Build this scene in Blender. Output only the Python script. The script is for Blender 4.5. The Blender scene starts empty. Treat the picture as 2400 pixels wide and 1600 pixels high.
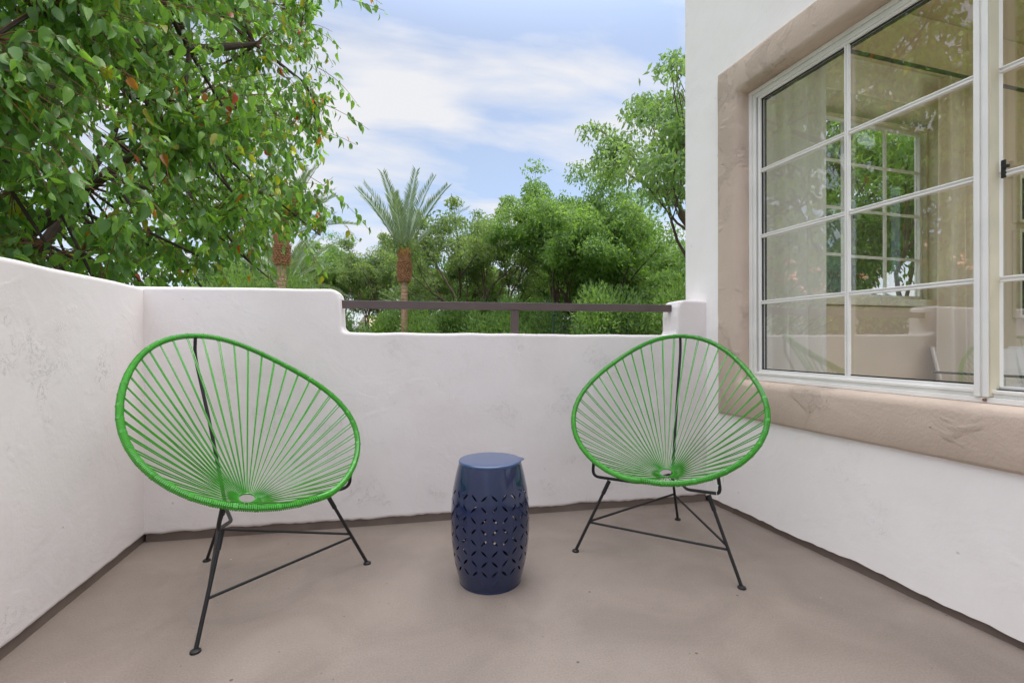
import bpy, bmesh, math, random
import numpy as np
from mathutils import Vector, Matrix
R_ = math.radians
random.seed(7)
rng = np.random.default_rng(11)
SC = bpy.context.scene
COL = SC.collection

# ------------------------------------------------------------------ camera
YAW, EYE, FPX = 0.289866, 0.92, 1118.337
cam_d = bpy.data.cameras.new('camera')
cam = bpy.data.objects.new('camera', cam_d)
COL.objects.link(cam)
cam_d.sensor_width = 36.0
cam_d.lens = FPX / 2400 * 36.0
cam_d.clip_start = 0.02
cam_d.clip_end = 3000
cam.location = (0, 0, EYE)
rt = Vector((math.cos(YAW), -math.sin(YAW), 0)); fw = Vector((math.sin(YAW), math.cos(YAW), 0)); up = Vector((0, 0, 1))
ROLL = 0.00196
r2 = rt * math.cos(ROLL) - up * math.sin(ROLL); u2 = up * math.cos(ROLL) + rt * math.sin(ROLL)
cam.matrix_world = Matrix.Translation((0, 0, EYE)) @ Matrix((r2, u2, -fw)).transposed().to_4x4()
SC.camera = cam

# ------------------------------------------------------------------ world, sun, exposure
SUN_EL, SUN_AZ = R_(60), R_(105)      # azimuth: clockwise from +Y, where the sun stands
w = bpy.data.worlds.new("World"); SC.world = w; w.use_nodes = True
nt = w.node_tree; nt.nodes.clear()
def N(nt, t, **kw):
    n = nt.nodes.new(t)
    for k, v in kw.items():
        if k.startswith('i_'): n.inputs[k[2:]].default_value = v
        else: setattr(n, k, v)
    return n
def lk(nt, a, b): nt.links.new(a, b)
sky = N(nt, 'ShaderNodeTexSky', sky_type='NISHITA', sun_disc=False, sun_elevation=SUN_EL, sun_rotation=SUN_AZ)
sky.air_density = 1.0; sky.dust_density = 1.2; sky.ozone_density = 1.5
tc = N(nt, 'ShaderNodeTexCoord')
sep = N(nt, 'ShaderNodeSeparateXYZ'); lk(nt, tc.outputs['Generated'], sep.inputs[0])
addz = N(nt, 'ShaderNodeMath', operation='ADD'); addz.inputs[1].default_value = 0.22; lk(nt, sep.outputs[2], addz.inputs[0])
mxz = N(nt, 'ShaderNodeMath', operation='MAXIMUM'); mxz.inputs[1].default_value = 0.06; lk(nt, addz.outputs[0], mxz.inputs[0])
dx = N(nt, 'ShaderNodeMath', operation='DIVIDE'); lk(nt, sep.outputs[0], dx.inputs[0]); lk(nt, mxz.outputs[0], dx.inputs[1])
dy = N(nt, 'ShaderNodeMath', operation='DIVIDE'); lk(nt, sep.outputs[1], dy.inputs[0]); lk(nt, mxz.outputs[0], dy.inputs[1])
cmb = N(nt, 'ShaderNodeCombineXYZ'); lk(nt, dx.outputs[0], cmb.inputs[0]); lk(nt, dy.outputs[0], cmb.inputs[1])
mp = N(nt, 'ShaderNodeMapping'); mp.inputs['Rotation'].default_value = (0, 0, R_(-14)); mp.inputs['Scale'].default_value = (0.8, 2.0, 1); mp.inputs['Location'].default_value = (3.1, 0.75, 0)
lk(nt, cmb.outputs[0], mp.inputs[0])
nz = N(nt, 'ShaderNodeTexNoise'); nz.inputs['Scale'].default_value = 1.5; nz.inputs['Detail'].default_value = 6; nz.inputs['Roughness'].default_value = 0.52; nz.inputs['Distortion'].default_value = 0.35
lk(nt, mp.outputs[0], nz.inputs['Vector'])
rp = N(nt, 'ShaderNodeValToRGB'); rp.color_ramp.elements[0].position = 0.41; rp.color_ramp.elements[1].position = 0.60
rp.color_ramp.elements[0].color = (0.40, 0.40, 0.40, 1); rp.color_ramp.elements[1].color = (0.96, 0.96, 0.96, 1)
lk(nt, nz.outputs['Fac'], rp.inputs[0])
mixc = N(nt, 'ShaderNodeMixRGB'); hz = N(nt, 'ShaderNodeMapRange', interpolation_type='SMOOTHSTEP'); hz.inputs['From Min'].default_value = 0.02; hz.inputs['From Max'].default_value = 0.30
hz.inputs['To Min'].default_value = 0.75; hz.inputs['To Max'].default_value = 0.0; lk(nt, sep.outputs[2], hz.inputs['Value'])
cm_ = N(nt, 'ShaderNodeMath', operation='MAXIMUM'); lk(nt, rp.outputs[0], cm_.inputs[0]); lk(nt, hz.outputs[0], cm_.inputs[1])
hz2 = N(nt, 'ShaderNodeMapRange', interpolation_type='SMOOTHSTEP'); hz2.inputs['From Min'].default_value = 0.60; hz2.inputs['From Max'].default_value = 0.85
hz2.inputs['To Min'].default_value = 0.0; hz2.inputs['To Max'].default_value = 0.92; lk(nt, sep.outputs[2], hz2.inputs['Value'])
cm2 = N(nt, 'ShaderNodeMath', operation='MAXIMUM'); lk(nt, cm_.outputs[0], cm2.inputs[0]); lk(nt, hz2.outputs[0], cm2.inputs[1])
lk(nt, cm2.outputs[0], mixc.inputs[0]); 
skm = N(nt, 'ShaderNodeMixRGB', blend_type='MULTIPLY'); skm.inputs[0].default_value = 1; skm.inputs[2].default_value = (1.36, 1.72, 1.98, 1)
lk(nt, sky.outputs[0], skm.inputs[1]); lk(nt, skm.outputs[0], mixc.inputs[1])
CLOUD = (7.9, 7.9, 8.1, 1)
mixc.inputs[2].default_value = CLOUD
bg = N(nt, 'ShaderNodeBackground'); bg.inputs[1].default_value = 0.052
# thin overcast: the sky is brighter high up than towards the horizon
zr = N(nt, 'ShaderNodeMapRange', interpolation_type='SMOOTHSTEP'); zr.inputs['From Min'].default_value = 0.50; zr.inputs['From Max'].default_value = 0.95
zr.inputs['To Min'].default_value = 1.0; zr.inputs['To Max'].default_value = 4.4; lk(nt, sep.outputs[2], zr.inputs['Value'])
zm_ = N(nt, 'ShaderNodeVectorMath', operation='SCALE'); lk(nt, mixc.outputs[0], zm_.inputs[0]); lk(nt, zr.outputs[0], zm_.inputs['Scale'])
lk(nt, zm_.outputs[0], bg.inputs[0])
wo = N(nt, 'ShaderNodeOutputWorld'); lk(nt, bg.outputs[0], wo.inputs[0])

sun_d = bpy.data.lights.new('sun', 'SUN'); sun_d.energy = 0.7; sun_d.angle = R_(30); sun_d.color = (1.0, 0.955, 0.89)
sun = bpy.data.objects.new('sun', sun_d); COL.objects.link(sun)
sd = Vector((math.sin(SUN_AZ) * math.cos(SUN_EL), math.cos(SUN_AZ) * math.cos(SUN_EL), math.sin(SUN_EL)))
sun.rotation_euler = sd.to_track_quat('Z', 'Y').to_euler()

vs = SC.view_settings
vs.view_transform = 'Standard'; vs.look = 'None'; vs.gamma = 1.0; vs.use_curve_mapping = False
vs.exposure = 1.12
SC.render.engine = 'CYCLES'
SC.cycles.max_bounces = 10; SC.cycles.diffuse_bounces = 5; SC.cycles.glossy_bounces = 4
SC.cycles.transmission_bounces = 6; SC.cycles.transparent_max_bounces = 12

# ------------------------------------------------------------------ materials
def lin(r, g, b):
    f = lambda c: (c / 255 / 12.92) if c / 255 <= 0.04045 else ((c / 255 + 0.055) / 1.055) ** 2.4
    return (f(r), f(g), f(b), 1)
def mat(name):
    m = bpy.data.materials.new(name); m.use_nodes = True
    nt = m.node_tree; p = nt.nodes['Principled BSDF']
    return m, nt, p
def simple(name, col, rough=0.5, metal=0.0, spec=0.5, coat=0.0, bump=0.0, bscale=200, var=0.0):
    m, nt, p = mat(name)
    p.inputs['Base Color'].default_value = col; p.inputs['Roughness'].default_value = rough
    p.inputs['Metallic'].default_value = metal; p.inputs['Specular IOR Level'].default_value = spec
    p.inputs['Coat Weight'].default_value = coat
    if bump or var:
        g = N(nt, 'ShaderNodeNewGeometry')
        n = N(nt, 'ShaderNodeTexNoise'); n.inputs['Scale'].default_value = bscale; n.inputs['Detail'].default_value = 4
        lk(nt, g.outputs['Position'], n.inputs['Vector'])
        if bump:
            b = N(nt, 'ShaderNodeBump'); b.inputs['Strength'].default_value = bump; b.inputs['Distance'].default_value = 0.002
            lk(nt, n.outputs['Fac'], b.inputs['Height']); lk(nt, b.outputs[0], p.inputs['Normal'])
        if var:
            n2 = N(nt, 'ShaderNodeTexNoise'); n2.inputs['Scale'].default_value = bscale * 0.12; n2.inputs['Detail'].default_value = 5
            lk(nt, g.outputs['Position'], n2.inputs['Vector'])
            hs = N(nt, 'ShaderNodeHueSaturation'); hs.inputs['Color'].default_value = col
            mr = N(nt, 'ShaderNodeMapRange'); mr.inputs['From Min'].default_value = 0.3; mr.inputs['From Max'].default_value = 0.7
            mr.inputs['To Min'].default_value = 1 - var; mr.inputs['To Max'].default_value = 1 + var
            lk(nt, n2.outputs['Fac'], mr.inputs['Value']); lk(nt, mr.outputs[0], hs.inputs['Value']); lk(nt, hs.outputs[0], p.inputs['Base Color'])
    return m

def stucco(name, col, stain, crack=0.75, bump=1.0, patchy=0.0):
    """hand trowelled stucco: undulation, trowel drags, fine grain, a few chips and hairline scrapes"""
    m, nt, p = mat(name)
    p.inputs['Roughness'].default_value = 0.86; p.inputs['Specular IOR Level'].default_value = 0.25
    g = N(nt, 'ShaderNodeNewGeometry')
    def noise(s, d=4, r=0.5, dist=0.0, vec=None):
        n = N(nt, 'ShaderNodeTexNoise'); n.inputs['Scale'].default_value = s; n.inputs['Detail'].default_value = d
        n.inputs['Roughness'].default_value = r; n.inputs['Distortion'].default_value = dist
        lk(nt, vec or g.outputs['Position'], n.inputs['Vector']); return n.outputs['Fac']
    def ramp(v, a, b, c0=0.0, c1=1.0):
        r = N(nt, 'ShaderNodeMapRange'); r.inputs['From Min'].default_value = a; r.inputs['From Max'].default_value = b
        r.inputs['To Min'].default_value = c0; r.inputs['To Max'].default_value = c1; lk(nt, v, r.inputs['Value']); return r.outputs[0]
    def op(o, a, b):
        n = N(nt, 'ShaderNodeMath', operation=o)
        for i, v in enumerate((a, b)):
            if isinstance(v, (int, float)): n.inputs[i].default_value = v
            else: lk(nt, v, n.inputs[i])
        return n.outputs[0]
    big = noise(1.3, 3, 0.5); mid = noise(6, 4, 0.55, 0.6); fine = noise(90, 4, 0.6); grain = noise(420, 2, 0.5)
    # scrape marks: thin bands of a warped noise, only inside scattered patches
    sc = noise(26, 6, 0.62, 1.2)
    band = op('SUBTRACT', 1.0, ramp(op('ABSOLUTE', op('SUBTRACT', sc, 0.5), 0), 0.0, 0.016))
    patch = ramp(noise(4.6, 2, 0.5), 0.60, 0.65)
    mark = op('MULTIPLY', band, patch)
    # small chips
    vo = N(nt, 'ShaderNodeTexVoronoi', feature='F1'); vo.inputs['Scale'].default_value = 9; lk(nt, g.outputs['Position'], vo.inputs['Vector'])
    wv = op('ADD', vo.outputs['Distance'], op('MULTIPLY', noise(60, 3), 0.10))
    chip = op('MULTIPLY', op('SUBTRACT', 1.0, ramp(wv, 0.085, 0.10)), ramp(noise(2.1, 1), 0.46, 0.50))
    mk = op('MULTIPLY', op('MAXIMUM', mark, chip), crack)
    h = op('ADD', op('MULTIPLY', big, 3.0 + 2 * patchy), op('MULTIPLY', mid, 0.8))
    h = op('ADD', h, op('MULTIPLY', fine, 0.10 + patchy))
    h = op('ADD', h, op('MULTIPLY', grain, 0.03))
    rough = op('MULTIPLY', ramp(noise(4.5, 3, 0.6, 0.5), 0.56, 0.62), 0.25 + 3.2 * patchy)
    h = op('ADD', h, op('MULTIPLY', rough, noise(120, 5, 0.7, 0.8)))
    h = op('SUBTRACT', h, op('MULTIPLY', mk, 0.5))
    b = N(nt, 'ShaderNodeBump'); b.inputs['Strength'].default_value = 0.42 * bump; b.inputs['Distance'].default_value = 0.010
    lk(nt, h, b.inputs['Height']); lk(nt, b.outputs[0], p.inputs['Normal'])
    m1 = N(nt, 'ShaderNodeMixRGB'); m1.inputs[1].default_value = col; m1.inputs[2].default_value = stain
    lk(nt, op('MULTIPLY', ramp(noise(2.2, 6, 0.65, 0.4), 0.42, 0.72), 0.4), m1.inputs[0])
    m2 = N(nt, 'ShaderNodeMixRGB'); m2.inputs[2].default_value = tuple(c * 0.45 for c in col[:3]) + (1,)
    lk(nt, m1.outputs[0], m2.inputs[1]); lk(nt, op('MAXIMUM', op('MULTIPLY', mk, 0.55), op('MULTIPLY', rough, 0.35 * patchy)), m2.inputs[0])
    lk(nt, m2.outputs[0], p.inputs['Base Color'])
    return m

M = {}
M['stucco'] = stucco('white_stucco', lin(228, 221, 219), lin(212, 202, 199))
M['stucco_bldg'] = stucco('building_stucco', lin(244, 239, 236), lin(232, 224, 220), 0.6, 0.8)
M['trim'] = stucco('taupe_stucco', lin(198, 179, 163), lin(170, 151, 136), 1.0, 1.3, 0.25)
M['cove'] = simple('cove_paint', lin(112, 98, 90), 0.7, bump=0.5, bscale=60, var=0.15)
M['rail'] = simple('brown_rail_paint', lin(88, 74, 72), 0.45, bump=0.15, bscale=90, var=0.12)
M['rail_top'] = M['rail']
M['white_alu'] = simple('white_window_frame', lin(232, 230, 225), 0.38, var=0.05, bscale=60)
M['cream_alu'] = simple('aged_cream_frame', lin(206, 198, 172), 0.5, var=0.12, bscale=40)
M['gasket'] = simple('black_gasket', (0.012, 0.012, 0.012, 1), 0.6)
M['latch'] = simple('black_latch', (0.015, 0.015, 0.016, 1), 0.4)
M['rust'] = simple('rusty_screw', lin(120, 84, 62), 0.7)
M['steel'] = simple('black_powder_coat', (0.010, 0.010, 0.011, 1), 0.48, spec=0.4, bump=0.1, bscale=500)
M['cord'] = simple('green_vinyl_cord', (0.046, 0.31, 0.018, 1), 0.20, spec=0.75, var=0.10, bscale=60)
M['tie'] = simple('white_cable_tie', lin(225, 228, 222), 0.4)
M['navy'] = simple('navy_enamel', (0.004, 0.016, 0.066, 1), 0.12, spec=0.6, coat=0.5, bump=0.06, bscale=25, var=0.06)
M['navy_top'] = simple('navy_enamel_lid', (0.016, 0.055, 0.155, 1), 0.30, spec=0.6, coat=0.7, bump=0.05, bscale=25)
M['int_wall'] = simple('tan_interior_paint', lin(208, 191, 163), 0.8, var=0.03, bscale=20)
M['int_ceil'] = simple('interior_ceiling_paint', lin(200, 184, 150), 0.8)
M['reveal'] = simple('pale_reveal_paint', lin(224, 218, 196), 0.7)
M['int_floor'] = simple('interior_floor_tile', lin(190, 176, 152), 0.9)
M['chrome'] = simple('chrome', (0.7, 0.7, 0.7, 1), 0.12, metal=1.0)
M['black_glass'] = simple('black_glass_top', (0.006, 0.007, 0.008, 1), 0.05, coat=1.0)
M['white_plastic'] = simple('white_chair_shell', lin(236, 234, 230), 0.35)
M['screen'] = simple('dark_screen', (0.008, 0.012, 0.018, 1), 0.12)
M['dark_art'] = simple('dark_artwork', (0.02, 0.03, 0.035, 1), 0.25, var=0.6, bscale=60)
M['roof'] = None

def curtain_mat(name, col, trans):
    m, nt, p = mat(name)
    out = nt.nodes['Material Output']
    p.inputs['Base Color'].default_value = col; p.inputs['Roughness'].default_value = 0.9
    t = N(nt, 'ShaderNodeBsdfTranslucent'); t.inputs[0].default_value = col
    a = N(nt, 'ShaderNodeMixShader'); a.inputs[0].default_value = 0.5
    lk(nt, p.outputs[0], a.inputs[1]); lk(nt, t.outputs[0], a.inputs[2])
    tr = N(nt, 'ShaderNodeBsdfTransparent'); b = N(nt, 'ShaderNodeMixShader'); b.inputs[0].default_value = trans
    lk(nt, a.outputs[0], b.inputs[1]); lk(nt, tr.outputs[0], b.inputs[2]); lk(nt, b.outputs[0], out.inputs[0])
    return m
M['sheer'] = curtain_mat('sheer_curtain', lin(250, 249, 245), 0.04)
M['drape'] = curtain_mat('linen_drape', lin(250, 243, 230), 0.02)

def glass_mat(name, ior, tint):
    m, nt, p = mat(name); nt.nodes.remove(p)
    out = nt.nodes['Material Output']
    lw = N(nt, 'ShaderNodeLayerWeight'); lw.inputs[0].default_value = 0.5
    pw = N(nt, 'ShaderNodeMath', operation='POWER'); pw.inputs[1].default_value = 5; lk(nt, lw.outputs['Facing'], pw.inputs[0])
    fr = N(nt, 'ShaderNodeMapRange'); fr.inputs['To Min'].default_value = ior; fr.inputs['To Max'].default_value = 1.0; lk(nt, pw.outputs[0], fr.inputs['Value'])
    g = N(nt, 'ShaderNodeBsdfGlossy'); g.inputs['Roughness'].default_value = 0.0; g.inputs[0].default_value = (1, 1, 1, 1)
    t = N(nt, 'ShaderNodeBsdfTransparent'); t.inputs[0].default_value = tint
    mx = N(nt, 'ShaderNodeMixShader'); lk(nt, fr.outputs[0], mx.inputs[0]); lk(nt, t.outputs[0], mx.inputs[1]); lk(nt, g.outputs[0], mx.inputs[2])
    lk(nt, mx.outputs[0], out.inputs[0]); return m
M['glass'] = glass_mat('window_glass', 0.12, (0.985, 0.985, 0.985, 1))
M['glass_far'] = glass_mat('far_window_glass', 0.03, (0.985, 0.99, 0.985, 1))

def floor_mat():
    m, nt, p = mat('balcony_floor_coating')
    g = N(nt, 'ShaderNodeNewGeometry')
    def noise(s, d=4, r=0.5, dist=0.0):
        n = N(nt, 'ShaderNodeTexNoise'); n.inputs['Scale'].default_value = s; n.inputs['Detail'].default_value = d
        n.inputs['Roughness'].default_value = r; n.inputs['Distortion'].default_value = dist
        lk(nt, g.outputs['Position'], n.inputs['Vector']); return n.outputs['Fac']
    def ramp(v, a, b, c0=0.0, c1=1.0):
        r = N(nt, 'ShaderNodeMapRange'); r.inputs['From Min'].default_value = a; r.inputs['From Max'].default_value = b
        r.inputs['To Min'].default_value = c0; r.inputs['To Max'].default_value = c1; lk(nt, v, r.inputs['Value']); return r.outputs[0]
    m1 = N(nt, 'ShaderNodeMixRGB'); m1.inputs[1].default_value = lin(124, 111, 102); m1.inputs[2].default_value = lin(140, 127, 117)
    lk(nt, ramp(noise(2.6, 5, 0.6, 0.8), 0.32, 0.68), m1.inputs[0])
    m2 = N(nt, 'ShaderNodeMixRGB', blend_type='MULTIPLY'); m2.inputs[0].default_value = 1
    gr = N(nt, 'ShaderNodeCombineColor')
    v = ramp(noise(170, 3, 0.6), 0.3, 0.7, 0.86, 1.10)
    for i in range(3): lk(nt, v, gr.inputs[i])
    lk(nt, m1.outputs[0], m2.inputs[1]); lk(nt, gr.outputs[0], m2.inputs[2])
    # specks and paint flecks
    def specks(scale, lo, hi, prev, col, dens):
        vo = N(nt, 'ShaderNodeTexVoronoi', feature='F1'); vo.inputs['Scale'].default_value = scale; lk(nt, g.outputs['Position'], vo.inputs['Vector'])
        k = ramp(vo.outputs['Distance'], lo, hi, 1, 0)
        sx = N(nt, 'ShaderNodeSeparateColor'); lk(nt, vo.outputs['Color'], sx.inputs[0])
        th = ramp(sx.outputs[0], dens, dens + 0.02)
        mm = N(nt, 'ShaderNodeMath', operation='MULTIPLY'); lk(nt, k, mm.inputs[0]); lk(nt, th, mm.inputs[1])
        x = N(nt, 'ShaderNodeMixRGB'); x.inputs[2].default_value = col; lk(nt, mm.outputs[0], x.inputs[0]); lk(nt, prev, x.inputs[1]); return x.outputs[0]
    c = specks(14, 0.05, 0.08, m2.outputs[0], lin(84, 73, 67), 0.80)
    c = specks(31, 0.05, 0.10, c, lin(98, 87, 80), 0.86)
    c = specks(9, 0.02, 0.035, c, lin(205, 198, 192), 0.85)
    lk(nt, c, p.inputs['Base Color'])
    lk(nt, ramp(noise(5, 4, 0.5), 0.3, 0.7, 0.50, 0.68), p.inputs['Roughness'])
    ad = N(nt, 'ShaderNodeMath', operation='ADD'); mu = N(nt, 'ShaderNodeMath', operation='MULTIPLY'); mu.inputs[1].default_value = 6
    lk(nt, noise(3, 4, 0.5, 0.5), mu.inputs[0]); lk(nt, mu.outputs[0], ad.inputs[0]); lk(nt, noise(220, 3), ad.inputs[1])
    b = N(nt, 'ShaderNodeBump'); b.inputs['Strength'].default_value = 0.3; b.inputs['Distance'].default_value = 0.003
    lk(nt, ad.outputs[0], b.inputs['Height']); lk(nt, b.outputs[0], p.inputs['Normal'])
    return m
M['floor'] = floor_mat()

def leaf_mat(name, trans=0.35, rough=0.42, spec=0.5):
    """reads the per-leaf colour stored on the mesh"""
    m, nt, p = mat(name); out = nt.nodes['Material Output']
    a = N(nt, 'ShaderNodeAttribute'); a.attribute_name = 'leafcol'
    lk(nt, a.outputs['Color'], p.inputs['Base Color']); p.inputs['Roughness'].default_value = rough; p.inputs['Specular IOR Level'].default_value = spec
    t = N(nt, 'ShaderNodeBsdfTranslucent')
    gm = N(nt, 'ShaderNodeMixRGB', blend_type='MULTIPLY'); gm.inputs[0].default_value = 1; gm.inputs[2].default_value = (1.9, 2.0, 0.8, 1)
    lk(nt, a.outputs['Color'], gm.inputs[1]); lk(nt, gm.outputs[0], t.inputs[0])
    x = N(nt, 'ShaderNodeMixShader'); x.inputs[0].default_value = trans
    lk(nt, p.outputs[0], x.inputs[1]); lk(nt, t.outputs[0], x.inputs[2]); lk(nt, x.outputs[0], out.inputs[0])
    return m
M['leaf'] = leaf_mat('pear_leaf', 0.45, 0.28)
M['tree_leaf'] = leaf_mat('locust_leaf', 0.42, 0.5, 0.4)
M['palm_leaf'] = leaf_mat('palm_leaflet', 0.15, 0.45, 0.4)
M['bark'] = simple('brown_bark', lin(104, 86, 74), 0.9, bump=1.0, bscale=30, var=0.25)
M['bark_dark'] = simple('dark_pear_bark', lin(70, 56, 50), 0.9, bump=1.0, bscale=60, var=0.3)
M['twig'] = simple('reddish_twig', lin(128, 88, 66), 0.7)

# ------------------------------------------------------------------ mesh helpers
class MB:
    def __init__(s): s.v = []; s.f = []
    def quad_box(s, lo, hi, frame=None):
        x0, y0, z0 = lo; x1, y1, z1 = hi
        P = [(x0, y0, z0), (x1, y0, z0), (x1, y1, z0), (x0, y1, z0), (x0, y0, z1), (x1, y0, z1), (x1, y1, z1), (x0, y1, z1)]
        if frame is not None: P = [tuple(frame @ Vector(q)) for q in P]
        b = len(s.v); s.v += P
        s.f += [tuple(b + i for i in q) for q in ((0, 3, 2, 1), (4, 5, 6, 7), (0, 1, 5, 4), (1, 2, 6, 5), (2, 3, 7, 6), (3, 0, 4, 7))]
        return s
    def tube(s, pts, rad, n=8, closed=False, cap=True):
        pts = [Vector(p) for p in pts]; k = len(pts)
        rad = [rad] * k if isinstance(rad, (int, float)) else list(rad)
        b = len(s.v); prev = None; t0 = None
        for i, p in enumerate(pts):
            a = pts[i - 1] if (i or closed) else p; c = pts[(i + 1) % k] if (i < k - 1 or closed) else p
            t = (c - a).normalized()
            if prev is None:
                u = t.orthogonal().normalized()
            else:
                u = (prev - t * prev.dot(t)).normalized()
            prev = u; v = t.cross(u)
            for j in range(n):
                an = 2 * math.pi * j / n
                s.v.append(tuple(p + (u * math.cos(an) + v * math.sin(an)) * rad[i]))
        for i in range(k if closed else k - 1):
            for j in range(n):
                a0 = b + i * n + j; a1 = b + i * n + (j + 1) % n
                i2 = (i + 1) % k
                s.f.append((a0, a1, b + i2 * n + (j + 1) % n, b + i2 * n + j))
        if cap and not closed:
            s.f.append(tuple(b + j for j in reversed(range(n)))); s.f.append(tuple(b + (k - 1) * n + j for j in range(n)))
        return s
    def lathe(s, prof, n=32, org=(0, 0, 0)):
        b = len(s.v)
        for r, z in prof:
            for j in range(n):
                a = 2 * math.pi * j / n
                s.v.append((org[0] + r * math.cos(a), org[1] + r * math.sin(a), org[2] + z))
        for i in range(len(prof) - 1):
            for j in range(n):
                s.f.append((b + i * n + j, b + i * n + (j + 1) % n, b + (i + 1) * n + (j + 1) % n, b + (i + 1) * n + j))
        return s
    def build(s, name, m, parent=None, smooth=True, bevel=0, segs=3, angle=35):
        me = bpy.data.meshes.new(name); me.from_pydata(s.v, [], s.f); me.update()
        return link(name, me, m, parent, smooth, bevel, segs, angle)
def link(name, me, m, parent=None, smooth=True, bevel=0, segs=3, angle=35):
    o = bpy.data.objects.new(name, me); COL.objects.link(o)
    if m is not None: me.materials.append(m)
    if parent is not None: o.parent = parent
    if smooth and len(me.polygons):
        me.polygons.foreach_set('use_smooth', [True] * len(me.polygons))
        me.set_sharp_from_angle(angle=R_(angle))
    if bevel:
        b = o.modifiers.new('bevel', 'BEVEL'); b.width = bevel; b.segments = segs; b.limit_method = 'ANGLE'; b.angle_limit = R_(40); b.harden_normals = False
    return o
def empty(name, loc=(0, 0, 0), rz=0):
    o = bpy.data.objects.new(name, None); COL.objects.link(o); o.location = loc; o.rotation_euler = (0, 0, rz); o.empty_display_size = 0.1
    return o
def tag(o, label=None, cat=None, group=None, kind=None):
    if label: o['label'] = label
    if cat: o['category'] = cat
    if group: o['group'] = group
    if kind: o['kind'] = kind
    return o
def copy_tree(o, parent=None):
    c = o.copy(); COL.objects.link(c)
    if parent is not None: c.parent = parent
    for ch in list(o.children): copy_tree(ch, c)
    return c
def fast_mesh(name, verts, quads, col=None):
    """verts (n,3), quads (m,4) numpy; col (n,3) per vertex"""
    me = bpy.data.meshes.new(name)
    me.vertices.add(len(verts)); me.vertices.foreach_set('co', np.ascontiguousarray(verts, dtype=np.float32).ravel())
    k = quads.shape[1]; m = len(quads)
    me.loops.add(m * k); me.loops.foreach_set('vertex_index', np.ascontiguousarray(quads, dtype=np.int32).ravel())
    me.polygons.add(m); me.polygons.foreach_set('loop_start', np.arange(0, m * k, k, dtype=np.int32))
    me.update(calc_edges=True)
    if col is not None:
        at = me.color_attributes.new('leafcol', 'FLOAT_COLOR', 'POINT')
        c4 = np.ones((len(verts), 4), np.float32); c4[:, :3] = col
        at.data.foreach_set('color', c4.ravel())
    return me

# ------------------------------------------------------------------ the balcony
W = 1.85                                   # outer face of the building wall (plane x = W)
def prism(outline, axis_o, axis_u, axis_n, depth):
    """outline [(u, z)] extruded along axis_n by depth"""
    b = MB(); n = len(outline); O = Vector(axis_o); U = Vector(axis_u); Nn = Vector(axis_n)
    for d in (0, depth):
        for (u, z) in outline: b.v.append(tuple(O + U * u + Nn * d + Vector((0, 0, z))))
    b.f.append(tuple(range(n))); b.f.append(tuple(reversed(range(n, 2 * n))))
    for i in range(n):
        j = (i + 1) % n; b.f.append((i, i + n, j + n, j))
    return b
def jit_line(p, q, step, amp, rs):
    L = math.hypot(q[0] - p[0], q[1] - p[1]); k = max(2, int(L / step)); out = []
    for i in range(k):
        t = i / k; a = amp * (rs.uniform(-1, 1)) if i else 0
        out.append((p[0] + (q[0] - p[0]) * t, p[1] + (q[1] - p[1]) * t + a))
    return out
rs = random.Random(3)
# floor
fb = MB(); fb.v = [(-1.25, -1.8, 0), (1.95, -1.8, 0), (1.95, 2.75, 0), (-1.25, 2.75, 0)]; fb.f = [(0, 1, 2, 3)]
fb.v += [(x, y, -0.25) for x, y, z in fb.v]; fb.f += [(0, 4, 5, 1), (1, 5, 6, 2), (2, 6, 7, 3), (3, 7, 4, 0), (7, 6, 5, 4)]
tag(fb.build('balcony_floor', M['floor'], smooth=False), kind='structure')

# back parapet: local u runs along the wall from the left corner
BO = Vector((-0.990, 2.573, 0)); BU = Vector((2.85, -0.271, 0)).normalized(); BN = Vector((0.271, 2.85, 0)).normalized()
BL = 2.855
def bpt(u, o, z): return BO + BU * u + BN * o + Vector((0, 0, z))
u_s0, u_s1 = 0.853, 2.668                 # the lowered middle stretch
T = []
T += jit_line((-0.10, 1.176), (u_s0 - 0.055, 1.180), 0.12, 0.0022, rs)
T += [(u_s0 - 0.045, 1.180), (u_s0 - 0.020, 1.173), (u_s0 - 0.006, 1.158), (u_s0, 1.135)]
T += [(u_s0 + 0.004, 1.06), (u_s0 + 0.007, 0.995), (u_s0 + 0.012, 0.978), (u_s0 + 0.028, 0.970)]
T += jit_line((u_s0 + 0.06, 0.967), (u_s1 - 0.03, 0.953), 0.11, 0.0028, rs)
T += [(u_s1 - 0.02, 0.953), (u_s1 - 0.004, 0.962), (u_s1, 0.985), (u_s1 - 0.001, 1.06), (u_s1 + 0.006, 1.115), (u_s1 + 0.018, 1.142), (u_s1 + 0.036, 1.152), (u_s1 + 0.06, 1.155), (BL + 0.045, 1.152)]
low = []
rs2 = random.Random(5); a = 0
for i in range(150):
    u = BL + 0.045 - (BL + 0.145) * i / 149.0
    a = 0.75 * a + rs2.uniform(-0.0030, 0.0030)
    low.append((u, 0.036 + a + (0.003 * math.sin(u * 3) if u < 1.2 else 0)))
outline = T + low
# faces must run counter-clockwise seen from the camera side (normal -BN)
pb = prism(outline[::-1], BO, BU, BN, 0.17)
parapet = empty('parapet_wall', tuple(bpt(BL / 2, 0.08, 0)))
tag(parapet, 'low white stucco balcony wall at the back with a lowered middle stretch under the rail', 'wall')
def under(o, par):
    o.parent = par; o.matrix_parent_inverse = par.matrix_basis.inverted(); return o
def P_(b, name, m, par, **kw): return under(b.build(name, m, **kw), par)
P_(pb, 'stucco_face', M['stucco'], parapet, bevel=0.016, segs=4, smooth=False)
cb = MB(); fr = Matrix((BU, BN, (0, 0, 1))).transposed().to_4x4(); fr.translation = BO
cb.quad_box((-0.0, 0.012, 0.0), (BL, 0.16, 0.06), fr)
P_(cb, 'base_strip', M['cove'], parapet, smooth=False)

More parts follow.
